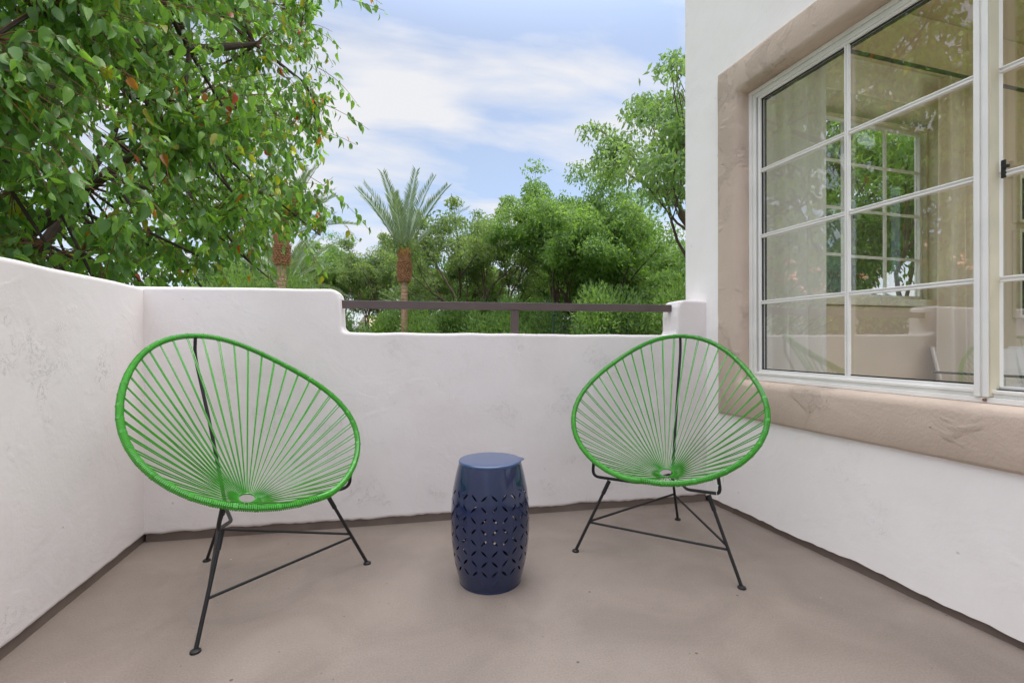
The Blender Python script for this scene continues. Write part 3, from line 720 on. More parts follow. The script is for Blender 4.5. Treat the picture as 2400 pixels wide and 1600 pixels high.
# ------------------------------------------------------------------ the stool
stool = empty('garden_stool', (0.447, 1.800, 0)); tag(stool, 'glossy navy blue drum stool with cut-out petal pattern between the green chairs', 'stool')
def stool_r(z):
    t = (z - 0.232) / 0.232
    return 0.1515 - 0.0345 * abs(t) ** 2.15
def stool_body():
    V = []; F = []; NU = 24; ZL, ZH = 0.062, 0.375; NR = 8; nb = 20
    du = 2 * math.pi / NU; dz = (ZH - ZL) / NR
    def emit(u, z): V.append((stool_r(z) * math.cos(u), stool_r(z) * math.sin(u), z)); return len(V) - 1
    for j in range(NR):
        for i in range(NU):
            uc, zc = (i + 0.5) * du, ZL + (j + 0.5) * dz; sg = 1 if (i + j) % 2 else -1
            L_, w_ = 0.0165, 0.0038; rm = stool_r(zc); inn, outp = [], []
            for k in range(nb):
                a = 2 * math.pi * k / nb
                s_ = math.cos(a); lx = L_ * s_; ly = w_ * (1 - s_ * s_) * (1 if math.sin(a) >= 0 else -1) * 1.05 if abs(s_) < 0.999 else 0
                ca, sa = math.cos(sg * 0.80), math.sin(sg * 0.80)
                x, y = lx * ca - ly * sa, lx * sa + ly * ca
                inn.append((x, y))
                an = math.atan2(y, x) if (abs(x) + abs(y)) > 1e-6 else 0
                an = sg * 0.80 + a
                hx, hz = du * rm / 2, dz / 2; cx, cz = math.cos(an), math.sin(an)
                sc2 = min(hx / abs(cx) if abs(cx) > 1e-6 else 1e9, hz / abs(cz) if abs(cz) > 1e-6 else 1e9)
                outp.append((cx * sc2, cz * sc2))
            # make sure that the four corners are present
            hx, hz = du * rm / 2, dz / 2
            for (cx, cz) in ((hx, hz), (-hx, hz), (-hx, -hz), (hx, -hz)):
                kk = min(range(nb), key=lambda q: (outp[q][0] - cx) ** 2 + (outp[q][1] - cz) ** 2); outp[kk] = (cx, cz)
            ii = [emit(uc + x / rm, zc + y) for x, y in inn]; oo = [emit(uc + x / rm, zc + y) for x, y in outp]
            mm = [emit(uc + (x1 * .5 + x2 * .5) / rm, zc + (y1 * .5 + y2 * .5)) for (x1, y1), (x2, y2) in zip(inn, outp)]
            for k in range(nb):
                k2 = (k + 1) % nb; F.append((ii[k], mm[k], mm[k2], ii[k2])); F.append((mm[k], oo[k], oo[k2], mm[k2]))
    b = MB(); b.v = V; b.f = F
    n = 96
    b.lathe([(stool_r(z), z) for z in np.linspace(0.004, ZL, 6)], n); b.lathe([(stool_r(z), z) for z in np.linspace(ZH, 0.460, 8)], n)
    return b
sb_ = stool_body()
bm = bmesh.new(); me = bpy.data.meshes.new('body'); me.from_pydata(sb_.v, [], sb_.f); bm.from_mesh(me)
bmesh.ops.remove_doubles(bm, verts=bm.verts, dist=0.00012); bmesh.ops.recalc_face_normals(bm, faces=bm.faces)
ov_ = [tuple(v.co) for v in bm.verts]; of_ = [tuple(v.index for v in f.verts) for f in bm.faces]
TH = 0.0022
def inw(p):
    rr_ = math.hypot(p[0], p[1]); k_ = (rr_ - TH) / rr_; return (p[0] * k_, p[1] * k_, p[2])
be_ = [(e.verts[0].index, e.verts[1].index) for e in bm.edges if e.is_boundary and 0.055 < e.verts[0].co.z < 0.40]
bm.free(); nb_ = len(ov_)
V_ = ov_ + [inw(p) for p in ov_]; F_ = of_ + [tuple(nb_ + i for i in reversed(f)) for f in of_]
for i, j in be_:
    q = len(V_); V_ += [ov_[i], ov_[j], inw(ov_[j]), inw(ov_[i])]; F_.append((q, q + 1, q + 2, q + 3))
me = bpy.data.meshes.new('body'); me.from_pydata(V_, [], F_); me.update()
o = link('body', me, M['navy'], stool, angle=60)
rt_ = stool_r(0.460)
b = MB(); b.lathe([(rt_ + 0.0005, 0.452), (rt_ + 0.0028, 0.4545), (rt_ + 0.0032, 0.4600), (rt_ + 0.001, 0.4635), (rt_ - 0.004, 0.4642), (rt_ * 0.6, 0.4644), (0.0005, 0.4645)], 96)
# bent lip at the right of the lid
o = b.build('lid', M['navy_top'], stool, angle=60)
lipb = MB(); a0 = R_(-12)
tip = []
for k in range(9):
    a = a0 + R_(-13 + 26 * k / 8); ext = 0.012 * math.cos((k - 4) / 4 * math.pi / 2)
    for (rr_, zz) in ((rt_ - 0.004, 0.4648), (rt_ + 0.003 + ext, 0.4642)): tip.append((rr_ * math.cos(a), rr_ * math.sin(a), zz))
lipb.v = tip + [(x, y, z - 0.0025) for x, y, z in tip]; m_ = len(tip)
for k in range(8):
    q = (2 * k, 2 * k + 1, 2 * k + 3, 2 * k + 2); lipb.f.append(q); lipb.f.append(tuple(m_ + i for i in reversed(q))); lipb.f.append((2 * k + 1, m_ + 2 * k + 1, m_ + 2 * k + 3, 2 * k + 3))
lipb.build('lip', M['navy_top'], stool, smooth=False)
b = MB(); b.lathe([(stool_r(0.003) - 0.003, 0.0), (stool_r(0.003) + 0.001, 0.0), (stool_r(0.004) + 0.0016, 0.003), (stool_r(0.006) + 0.0003, 0.007)], 96); b.build('foot_ring', M['navy'], stool)
b = MB(); b.lathe([(0.001, 0.0048), (stool_r(0.005) - 0.004, 0.005)], 48); b.build('bottom_plate', M['navy'], stool)

# ------------------------------------------------------------------ the ground and what stands beyond
GZ = -3.2
gm, gnt, gp = mat('lawn_and_soil'); gp.inputs['Roughness'].default_value = 0.95
gg = N(gnt, 'ShaderNodeNewGeometry'); gn = N(gnt, 'ShaderNodeTexNoise'); gn.inputs['Scale'].default_value = 0.25; gn.inputs['Detail'].default_value = 8
lk(gnt, gg.outputs['Position'], gn.inputs['Vector']); gr_ = N(gnt, 'ShaderNodeValToRGB'); gr_.color_ramp.elements[0].color = (0.05, 0.085, 0.025, 1); gr_.color_ramp.elements[1].color = (0.11, 0.13, 0.05, 1)
gr_.color_ramp.elements[0].position = 0.4; gr_.color_ramp.elements[1].position = 0.6
lk(gnt, gn.outputs['Fac'], gr_.inputs[0]); lk(gnt, gr_.outputs[0], gp.inputs['Base Color'])
g = MB(); g.v = [(-1500, -1500, GZ), (1500, -1500, GZ), (1500, 1500, GZ), (-1500, 1500, GZ)]; g.f = [(0, 1, 2, 3)]
tag(g.build('ground', gm, smooth=False), kind='structure')

def spot(px, d):
    u = (px - 1200) / FPX
    return (d * (math.sin(YAW) + u * math.cos(YAW)), d * (math.cos(YAW) - u * math.sin(YAW)))
def top_z(py, d): return EYE + d * (800 - py) / FPX

# ---- generic foliage tree
def unit(v): return v / np.maximum(np.linalg.norm(v, axis=-1, keepdims=True), 1e-9)
def leaf_cards(cent, axis, length, width, col, r, fold=0.25):
    """folded four-point leaves: base, two sides, tip (two triangles each written as a bent quad)"""
    n = len(cent); side = unit(np.cross(axis, unit(r.normal(size=(n, 3))))); nor = np.cross(axis, side)
    L = length[:, None]; Wd = width[:, None]
    base = cent - axis * L * 0.5; tip = cent + axis * L * 0.5 - nor * L * 0.10
    mid = cent - axis * L * 0.08
    s1 = mid + side * Wd * 0.5 + nor * Wd * fold; s2 = mid - side * Wd * 0.5 + nor * Wd * fold
    V = np.stack([base, s1, tip, s2], 1).reshape(-1, 3)
    Q = np.arange(n * 4).reshape(n, 4)
    return V, Q, np.repeat(col, 4, 0)
def grow(r, base, height, spread, levels=4, fork=0.28, lean=(0, 0), ntrunk=1):
    """returns branch polylines [(pts, radii)] and the tips [(point, direction)]"""
    br = []; tips = []
    def rec(p, d, L, rad, lv):
        pts = [p]; n = 4
        for i in range(n):
            d = unit(d + r.normal(size=3) * 0.13 + np.array([0, 0, 0.05])); p = p + d * L / n; pts.append(p)
            if lv >= levels - 1: tips.append((p, d))
        r1 = rad * 0.68
        br.append((pts, list(np.linspace(rad, r1, n + 1)), lv))
        if lv == levels: return
        k = r.integers(3, 5) if lv < 3 else 3
        ph = r.uniform(0, 6.28)
        for j in range(k):
            a = ph + j * 6.283 / k + r.normal() * 0.3
            t = unit(np.cross(d, [0.3, 0.2, 0.9])); b2 = np.cross(d, t)
            out = t * math.cos(a) + b2 * math.sin(a)
            ang = r.uniform(0.35, 0.75) * spread
            nd = unit(d * math.cos(ang) + out * math.sin(ang) + np.array([0, 0, 0.10]))
            rec(p if j < 2 else pts[-2], nd, L * r.uniform(0.66, 0.90), r1 * r.uniform(0.6, 0.8), lv + 1)
    for k in range(ntrunk):
        a = r.uniform(0, 6.28); d0 = unit(np.array([lean[0] + math.cos(a) * 0.18 * (ntrunk > 1), lean[1] + math.sin(a) * 0.18 * (ntrunk > 1), 1.0]))
        rec(np.array(base, float), d0, height * fork, height * 0.020, 0)
    return br, tips
GREENS = {'mid': ((0.085, 0.155, 0.052), (0.175, 0.26, 0.085)), 'grey': ((0.10, 0.17, 0.07), (0.21, 0.29, 0.125)), 'bright': ((0.09, 0.165, 0.045), (0.175, 0.27, 0.075)), 'dark': ((0.06, 0.11, 0.045), (0.11, 0.17, 0.065)), 'olive': ((0.10, 0.15, 0.065), (0.19, 0.245, 0.105))}
def tree_meshes(seed, height, spread, nleaf, leaf, tone, clump=0.55, droop=0.0, levels=4, fork=0.26, ntrunk=1, lean=(0, 0), bark='bark', ncl=170):
    r = np.random.default_rng(seed)
    br, tips = grow(r, (0, 0, 0), height, spread, levels, fork, lean, ntrunk)
    allz = max(t[0][2] for t in tips); s = height / (allz + clump * 0.8)
    TP = np.array([t[0] for t in tips]) * s
    TP = TP[r.permutation(len(TP))[:ncl]]
    b = MB()
    for pts, rad, lv in br:
        if lv == levels and np.min(np.linalg.norm(TP - np.array(pts[-1]) * s, axis=1)) > clump * 0.7: continue
        b.tube([tuple(np.array(q) * s) for q in pts], [max(x * s, 0.006) for x in rad], 7 if rad[0] > 0.06 else 5, cap=False)
    tm = bpy.data.meshes.new('trunk'); tm.from_pydata(b.v, [], b.f); tm.update()
    # clumps of leaves round the tips, uneven in density and tone
    wgt = r.uniform(0.25, 1.0, len(TP)) ** 1.5; wgt /= wgt.sum(); csz = r.uniform(0.6, 1.35, len(TP))
    idx = r.choice(len(TP), nleaf, p=wgt)
    off = r.normal(size=(nleaf, 3)); off = unit(off) * (r.uniform(0, 1, (nleaf, 1)) ** 0.55) * clump * csz[idx][:, None] * np.array([1, 1, 0.55])
    c = TP[idx] + off; c[:, 2] -= droop * np.linalg.norm(off, axis=1)
    ax = unit(off * 0.8 + r.normal(size=(nleaf, 3)) * 0.5 + np.array([0, 0, -0.35 - droop]))
    tone_c = r.uniform(0, 1, len(TP))[idx] * 0.6 + r.uniform(0, 1, nleaf) * 0.4
    a, d = np.array(GREENS[tone][0]) * 1.3, np.array(GREENS[tone][1]) * 1.3
    col = a + (d - a) * tone_c[:, None]
    V, Q, Cc = leaf_cards(c, ax, leaf * r.uniform(0.6, 1.3, nleaf), leaf * r.uniform(0.28, 0.5, nleaf), col, r)
    cm = fast_mesh('crown', V, Q, Cc)
    return tm, cm
def put_tree(meshes, name, loc, rz, sc, label, group=None, cat='tree', bark='bark', first=[]):
    e = empty(name, (loc[0], loc[1], GZ), rz); e.scale = (sc, sc, sc) if isinstance(sc, (int, float)) else sc
    tag(e, label, cat, group)
    tm, cm = meshes
    t = bpy.data.objects.new('trunk', tm); c = bpy.data.objects.new('crown', cm)
    for o_, m_ in ((t, M[bark]), (c, M['tree_leaf'])):
        COL.objects.link(o_); o_.parent = e
        if not o_.data.materials: o_.data.materials.append(m_)
    if not tm.polygons[0].use_smooth: tm.polygons.foreach_set('use_smooth', [True] * len(tm.polygons))
    return e
TG = 'locust trees behind the balcony'
tA = tree_meshes(1, 10.0, 0.95, 42000, 0.16, 'mid', 0.70, 0.1, ncl=190)
tB = tree_meshes(5, 10.0, 1.05, 40000, 0.16, 'olive', 0.62, 0.1, ntrunk=2, ncl=210)
tC = tree_meshes(9, 10.0, 0.95, 42000, 0.17, 'bright', 0.72, 0.15, ncl=190)
tD = tree_meshes(14, 12.0, 0.95, 40000, 0.14, 'grey', 0.55, 0.35, ntrunk=2, fork=0.30, ncl=230)
tE = tree_meshes(20, 10.0, 1.0, 36000, 0.18, 'dark', 0.75, 0.2, ncl=190)
def H(py, d): return top_z(py, d) - GZ
trees = [  # mesh, base height, px, depth, top px, rz, label
    (tE, 10, 560, 40, 560, 0.3, 'dark distant tree low behind the curtain of pear leaves'),
    (tA, 10, 735, 36, 520, 1.0, 'green tree left of the palm, half hidden by pear leaves'),
    (tB, 10, 850, 34, 515, 2.2, 'airy tree with thin forked trunks just left of the tall palm'),
    (tE, 10, 985, 40, 568, 4.0, 'darker tree just right of the tall palm trunk'),
    (tA, 10, 1065, 33, 575, 0.2, 'small round tree between the palm and the big centre trees'),
    (tB, 10, 1150, 27, 430, 3.3, 'big airy tree forming the left shoulder of the centre group'),
    (tA, 10, 1245, 26, 380, 5.0, 'tallest tree of the centre group with a rounded top'),
    (tC, 10, 1345, 25, 395, 1.2, 'bright green tree in the middle of the centre group'),
    (tC, 10, 1415, 30, 440, 2.9, 'bright green tree behind the right end of the rail'),
    (tE, 10, 1290, 36, 560, 0.9, 'dark tree filling the gap behind the rail post'),
    (tE, 10, 1470, 30, 680, 2.0, 'dark low tree behind the right end of the back wall'),
]
for (m_, h0, px, d, py, rz, lab) in trees:
    s_ = H(py, d) / h0; put_tree(m_, 'locust_tree', spot(px, d), rz, (s_ * 0.92, s_ * 0.92, s_), lab, TG)
s_ = H(-20, 13.5) / 12; put_tree(tD, 'tall_tree', spot(1575, 13.5), 0.6, (s_ * 1.0, s_ * 1.0, s_), 'tall drooping grey green tree beside the building corner', TG)
# seen through the room
put_tree(tC, 'locust_tree', (9.0, 6.4), 2.4, (0.80, 0.80, 0.95), 'bright green tree seen through the room and its far window', TG)
put_tree(tA, 'locust_tree', (16.0, 13.5), 1.4, (1.0, 1.0, 1.15), 'tree standing farther off, seen through the far window', TG)
# shrubs low behind the rail
def shrub_mesh(seed, R, Hh, n, tone, leaf):
    r = np.random.default_rng(seed); k = 26; cc = np.stack([r.uniform(-R, R, k), r.uniform(-R, R, k) * 0.8, r.uniform(0.2, 1, k) ** 0.8 * Hh], 1)
    idx = r.integers(0, k, n); off = unit(r.normal(size=(n, 3))) * (r.uniform(0, 1, (n, 1)) ** 0.5) * R * 0.42
    c = cc[idx] + off; ax = unit(off + r.normal(size=(n, 3)) * 0.4 + np.array([0, 0, 0.3]))
    a, d = np.array(GREENS[tone][0]) * 1.3, np.array(GREENS[tone][1]) * 1.3; tt = r.uniform(0, 1, k)[idx] * 0.6 + r.uniform(0, 1, n) * 0.4
    V, Q, Cc = leaf_cards(c, ax, leaf * r.uniform(0.6, 1.3, n), leaf * r.uniform(0.3, 0.5, n), a + (d - a) * tt[:, None], r)
    cm = fast_mesh('foliage', V, Q, Cc)
    b = MB()
    for i in range(9):
        q = cc[i]; b.tube([(q[0] * 0.15, q[1] * 0.15, 0), (q[0] * 0.5, q[1] * 0.5, q[2] * 0.5), tuple(q)], [0.05, 0.035, 0.015], 5, cap=False)
    tm = bpy.data.meshes.new('stems'); tm.from_pydata(b.v, [], b.f); return tm, cm
sh1 = shrub_mesh(3, 2.4, 3.9, 26000, 'mid', 0.16); sh2 = shrub_mesh(6, 2.4, 4.0, 26000, 'dark', 0.16)
SG = 'tall shrubs behind the rail'
for i, (ms, px, d, py, lab) in enumerate(((sh1, 600, 20, 660, 'tall shrub behind the short end of the high wall'), (sh2, 840, 26, 745, 'green shrub just right of the high wall end'), (sh1, 1010, 24, 742, 'shrub right of the palm trunk below the rail'), (sh2, 1110, 25, 725, 'bright shrub left of the rail post'), (sh1, 1260, 23, 730, 'shrub right of the rail post'), (sh2, 1390, 22, 715, 'bright feathery shrub under the right end of the rail'), (sh1, 1520, 20, 690, 'shrub at the right end of the low wall'))):
    e = empty('tall_shrub', (*spot(px, d), GZ), i * 1.7); hh = H(py, d) / 4.2; e.scale = (1.0, 1.0, hh); tag(e, lab, 'shrub', SG)
    for nm, me_, m_ in (('stems', ms[0], M['bark']), ('foliage', ms[1], M['tree_leaf'])):
        o_ = bpy.data.objects.new(nm, me_); COL.objects.link(o_); o_.parent = e
        if not me_.materials: me_.materials.append(m_)

# ---- palms
M['palm_trunk'] = simple('palm_trunk_bark', lin(196, 162, 136), 0.9, bump=0.5, bscale=60, var=0.25)
M['boot'] = simple('palm_boot_stubs', lin(164, 118, 86), 0.9, bump=0.4, bscale=50, var=0.3)
M['boot_top'] = simple('orange_palm_boots', lin(214, 152, 84), 0.8, var=0.25, bscale=60)
M['rachis'] = simple('pale_frond_rib', lin(150, 162, 112), 0.6)
def palm(name, loc, trunk_top, trunk_r, head_h, head_r, nf, fl, elev, seed, label, group):
    """a date palm: ringed trunk, pineapple of cut boots, feather fronds"""
    r = np.random.default_rng(seed); e = empty(name, (loc[0], loc[1], GZ)); tag(e, label, 'palm', group)
    H0 = trunk_top - GZ                          # bottom of the boot head
    b = MB(); n = int(H0 / 0.16)
    prof = []
    for i in range(n + 1):
        z = H0 * i / n; rr = trunk_r * (1.0 + 0.04 * math.sin(z * 1.3)); prof += [(rr * 0.88, z), (rr * 1.02, z + 0.09), (rr * 0.90, z + 0.135)]
    b.lathe(prof[:-2], 16)
    # diamond scales left by old fronds
    for z in np.arange(0.3, H0, 0.085):
        for k in range(11):
            a = 2 * math.pi * (k + 0.5 * (int(z / 0.085) % 2)) / 11 + 0.11 * z
            c = Vector((math.cos(a), math.sin(a), 0)); t = Vector((-math.sin(a), math.cos(a), 0))
            p = c * trunk_r * 0.97; q = len(b.v)
            b.v += [tuple(p + t * 0.06 + Vector((0, 0, z))), tuple(p - t * 0.06 + Vector((0, 0, z))), tuple(p + c * 0.035 + Vector((0, 0, z + 0.055))), tuple(p + Vector((0, 0, z - 0.035)))]
            b.f += [(q, q + 2, q + 1), (q, q + 1, q + 3)]
    b.build('trunk', M['palm_trunk'], e, smooth=False)
    b1, b2 = MB(), MB(); rows = int(head_h / 0.085)
    core = MB(); core.lathe([(trunk_r * 0.8, H0 - 0.02), (head_r * 0.80, H0 + 0.1), (head_r * 0.84, H0 + head_h * 0.7), (head_r * 0.5, H0 + head_h), (0.02, H0 + head_h + 0.1)], 16); core.build('boot_core', M['boot'], e)
    for i in range(rows):
        z = H0 + head_h * i / rows; f_ = i / rows; rr = head_r * (0.80 + 0.14 * math.sin(min(1, f_ * 2.5) * 1.57)) * (1 - 0.45 * max(0, (f_ - 0.72) / 0.28))
        for k in range(17):
            a = 2 * math.pi * (k + 0.5 * (i % 2)) / 17 + r.normal() * 0.05; c = Vector((math.cos(a), math.sin(a), 0)); t = Vector((-math.sin(a), math.cos(a), 0))
            L = (0.10 + 0.05 * r.uniform()) * (1 if f_ < 0.75 else 1.9); rise = (0.5 if f_ < 0.75 else 1.6) * L
            p = c * rr * 0.92 + Vector((0, 0, z)); q = p + c * L * (0.7 if f_ < .75 else .45) + Vector((0, 0, rise))
            fr2 = Matrix.Identity(4); tgt = b2 if f_ > 0.80 else b1; o0 = len(tgt.v); w0, w1, h_ = 0.06, 0.028, 0.022
            tgt.v += [tuple(p + t * w0 - Vector((0, 0, h_))), tuple(p - t * w0 - Vector((0, 0, h_))), tuple(p - t * w0 + Vector((0, 0, h_))), tuple(p + t * w0 + Vector((0, 0, h_))), tuple(q + t * w1 - Vector((0, 0, h_))), tuple(q - t * w1 - Vector((0, 0, h_))), tuple(q - t * w1 + Vector((0, 0, h_))), tuple(q + t * w1 + Vector((0, 0, h_)))]
            tgt.f += [tuple(o0 + j for j in qf) for qf in ((4, 5, 6, 7), (0, 1, 5, 4), (1, 2, 6, 5), (2, 3, 7, 6), (3, 0, 4, 7))]
    b1.build('cut_boots', M['boot'], e, smooth=False); b2.build('upper_boots', M['boot_top'], e, smooth=False)
    for i in range(nf):
        az = i * 2.39996 + r.normal() * 0.15; u = (i + 0.5) / nf
        el = R_(elev[0] + (elev[1] - elev[0]) * u + r.normal() * 4); L = fl * r.uniform(0.85, 1.08)
        p = np.array([math.cos(az) * head_r * 0.3, math.sin(az) * head_r * 0.3, H0 + head_h]); h = np.array([math.cos(az), math.sin(az), 0]); pts = [p]; S = 14; e_ = el; dirs = []
        for k in range(S):
            d = h * math.cos(e_) + np.array([0, 0, math.sin(e_)]); dirs.append(d); p = p + d * L / S; pts.append(p); e_ -= R_(1.0 + 3.2 * k / S * (1.4 - math.sin(max(0, el))))
        fb_ = MB(); fb_.tube([tuple(q) for q in pts], list(np.linspace(0.022, 0.005, S + 1)), 4, cap=False)
        fo = fb_.build('frond', M['rachis'], e)
        m2 = 54; tt = np.linspace(0.16, 0.995, m2); pos = np.array([np.array(pts)[min(S - 1, int(t * S))] * (1 - (t * S - int(t * S))) + np.array(pts)[min(S, int(t * S) + 1)] * (t * S - int(t * S)) for t in tt])
        dd = np.array([dirs[min(S - 1, int(t * S))] for t in tt]); sidev = unit(np.cross(dd, np.array([0, 0, 1.0])) + 1e-6); upv = np.cross(sidev, dd)
        V = []; C_ = []
        for sg in (-1, 1):
            ll = (0.46 * np.sin(np.clip(tt * 1.15, 0, 1) * math.pi * 0.86) + 0.10) * fl / 3.2 * r.uniform(0.85, 1.1, m2)
            ax = unit(dd * 0.80 + sidev * sg * 0.62 + upv * 0.38 + r.normal(size=(m2, 3)) * 0.05); tip = pos + ax * ll[:, None]; tip[:, 2] -= ll * 0.06
            wv = unit(np.cross(ax, upv)) * 0.022; mid = pos + ax * ll[:, None] * 0.45
            V.append(np.stack([pos, mid + wv, tip, mid - wv], 1).reshape(-1, 3)); cc = np.array([0.23, 0.30, 0.20]) * r.uniform(0.75, 1.25, (m2, 1)); C_.append(np.repeat(cc, 4, 0))
        V = np.concatenate(V); me = fast_mesh('leaflets', V, np.arange(len(V)).reshape(-1, 4), np.concatenate(C_)); link('leaflets', me, M['palm_leaf'], fo, smooth=False)
    return e
PG = 'date palms behind the wall'
d1 = 22.0; palm('date_palm', spot(948, d1), top_z(661, d1), 0.15, 1.22, 0.30, 17, 3.6, (89, 42), 3, 'tall date palm with upright fronds rising above the railing', PG)
d2 = 18.5; palm('date_palm', spot(661, d2), top_z(621, d2), 0.17, 1.05, 0.29, 24, 3.0, (85, 20), 5, 'date palm whose boots and trunk show beneath the pear leaves', PG)
d3 = 25.0; palm('date_palm', spot(668, d3), top_z(705, d3), 0.2, 0.8, 0.33, 34, 3.4, (80, 0), 8, 'bushy low palm whose soft fronds fan out behind the high wall', PG)
d4 = 30.0; palm('date_palm', spot(965, d4), top_z(770, d4), 0.2, 0.8, 0.33, 28, 2.3, (85, 8), 12, 'small young palm just behind the tall palm trunk', PG)

# ---- house with cream roof beyond, pale wall, court posts
def tile_mat(name, c1, c2, sc):
    m, nt, p = mat(name); p.inputs['Roughness'].default_value = 0.85
    tcx = N(nt, 'ShaderNodeTexCoord'); wv = N(nt, 'ShaderNodeTexBrick'); wv.inputs['Scale'].default_value = sc
    wv.inputs['Color1'].default_value = c1; wv.inputs['Color2'].default_value = c2; wv.inputs['Mortar'].default_value = tuple(c * 0.5 for c in c1[:3]) + (1,)
    wv.inputs['Mortar Size'].default_value = 0.03; wv.inputs['Brick Width'].default_value = 0.28; wv.inputs['Row Height'].default_value = 0.3
    lk(nt, tcx.outputs['UV'], wv.inputs['Vector']); lk(nt, wv.outputs['Color'], p.inputs['Base Color']); return m
M['roof_cream'] = tile_mat('cream_roof_tile', lin(214, 190, 158), lin(196, 168, 134), 3)
M['roof_red'] = tile_mat('terracotta_roof_tile', lin(216, 150, 112), lin(186, 112, 80), 3)
def barrel_roof(b, W_, D_, z0, rise, nrow, ncol):
    """one gable slope made of barrel tile columns facing -y"""
    for s in (1, -1):
        for i in range(ncol * 6):
            x0 = -W_ / 2 + W_ * i / (ncol * 6); x1 = x0 + W_ / (ncol * 6)
            h0 = 0.045 * abs(math.sin(i / 6 * math.pi)); h1 = 0.045 * abs(math.sin((i + 1) / 6 * math.pi))
            for k in range(nrow):
                t0, t1 = k / nrow, (k + 1) / nrow
                y = lambda t: s * (-D_ / 2 + D_ / 2 * t); z = lambda t: z0 + rise * t
                o0 = len(b.v); lift = 0.03
                b.v += [(x0, y(t0), z(t0) + h0 + lift), (x1, y(t0), z(t0) + h1 + lift), (x1, y(t1), z(t1) + h1), (x0, y(t1), z(t1) + h0)]
                b.f.append((o0, o0 + 1, o0 + 2, o0 + 3) if s > 0 else (o0 + 3, o0 + 2, o0 + 1, o0))
def house(loc, rz, W_, D_, wall_z, rise, roofm, label, arch=None):
    e = empty('house', (loc[0], loc[1], GZ), rz); tag(e, label, 'house')
    hw = wall_z - GZ
    b = MB()
    if arch is None:
        b.quad_box((-W_ / 2, -D_ / 2 + 0.3, 0), (W_ / 2, D_ / 2 - 0.3, hw))
    else:
        ax, ar, az0, az1 = arch                 # centre, radius, floor, springing
        yf = -D_ / 2 + 0.3; n = 16
        b.quad_box((-W_ / 2, yf + 1.2, 0), (W_ / 2, D_ / 2 - 0.3, hw))
        b.quad_box((-W_ / 2, yf, 0), (ax - ar, yf + 1.199, hw)); b.quad_box((ax + ar, yf, 0), (W_ / 2, yf + 1.199, hw)); b.quad_box((ax - ar, yf, 0), (ax + ar, yf + 1.199, az0))
        for k in range(n):
            a0, a1 = math.pi * k / n, math.pi * (k + 1) / n
            xs = (ax + ar * math.cos(a0), ax + ar * math.cos(a1)); zs = (az1 + ar * math.sin(a0), az1 + ar * math.sin(a1)); o0 = len(b.v)
            b.v += [(xs[0], yf, zs[0]), (xs[1], yf, zs[1]), (xs[1], yf, hw), (xs[0], yf, hw), (xs[0], yf + 1.199, zs[0]), (xs[1], yf + 1.199, zs[1])]
            b.f += [(o0, o0 + 3, o0 + 2, o0 + 1), (o0, o0 + 1, o0 + 5, o0 + 4)]
    b.build('wall', M['stucco_bldg'], e, smooth=False)
    rb_ = MB(); barrel_roof(rb_, W_ + 0.6, D_ + 0.6, hw, rise, 14, int((W_ + 0.6) / 0.3)); b2 = rb_.build('roof', roofm, e, smooth=False)
    gb_ = MB()
    for sx in (-1, 1):
        x = sx * (W_ / 2 - 0.001); o0 = len(gb_.v); gb_.v += [(x, -D_ / 2, hw + 0.01), (x, D_ / 2, hw + 0.01), (x, 0, hw + rise)]; gb_.f.append((o0, o0 + 1, o0 + 2) if sx > 0 else (o0 + 2, o0 + 1, o0))
    gb_.build('gable', M['stucco_bldg'], e, smooth=False)
    for sx in (-0.28, 0.28):
        wd = MB(); wd.quad_box((sx * W_ - 0.45, -D_ / 2 + 0.24, 1.0), (sx * W_ + 0.45, -D_ / 2 + 0.299, 2.2)); wf = wd.build('window', M['white_alu'], e, smooth=False)
        pn = MB(); pn.quad_box((sx * W_ - 0.40, -D_ / 2 + 0.23, 1.05), (sx * W_ + 0.40, -D_ / 2 + 0.2395, 2.15)); pn.build('pane', M['screen'], wf, smooth=False)
    return e
M['roof_red'] = simple('terracotta_roof_tile', lin(205, 140, 108), 0.85, var=0.3, bscale=30)
M['roof_cream'] = simple('cream_roof_tile', lin(216, 190, 160), 0.85, var=0.15, bscale=30)
hx, hy = spot(922, 48); house((hx, hy), R_(20), 5.5, 6, 1.5, 1.9, M['roof_cream'], 'small house with a cream tiled roof beside the palm trunk')
hx, hy = spot(1575, 40); house((hx, hy), R_(-25), 9, 6, 1.0, 1.4, M['roof_cream'], 'pale house glimpsed at the right end of the low wall')
# house across the court on the left, seen only in the window reflection
hd = R_(54); hc = (3.86 - 18 * math.sin(hd) , 18 * math.cos(hd))
house(hc, hd, 6.0, 6, 2.15, 1.6, M['roof_red'], 'white house with arch and terracotta roof, seen reflected in the window glass', arch=(1.0, 0.75, 2.6 + 0.4, 4.15))
def court_post(px, d, py_top, arm, label):
    x, y = spot(px, d); zt = top_z(py_top, d) - GZ
    e = empty('court_post', (x, y, GZ), YAW * -1); tag(e, label, 'pole', 'green court poles')
    MB().tube([(0, 0, 0), (0, 0, zt)], 0.035, 8).build('pole', M['court'], e)
    if arm: MB().tube([(0, 0, zt - 0.02), (arm, 0, zt - 0.02)], 0.03, 8).build('arm', M['court'], e)
    else: MB().lathe([(0.05, 0), (0.05, 0.04), (0.0, 0.07)], 8, (0, 0, zt)).build('cap', M['court'], e)
M['court'] = simple('dark_green_post_paint', (0.01, 0.045, 0.03, 1), 0.5)
court_post(1297, 19, 738, 0, 'thin dark green pole without an arm, right of the rail post')
court_post(1469, 19, 742, 0.4, 'thin dark green pole with a short arm, near the right end of the rail')

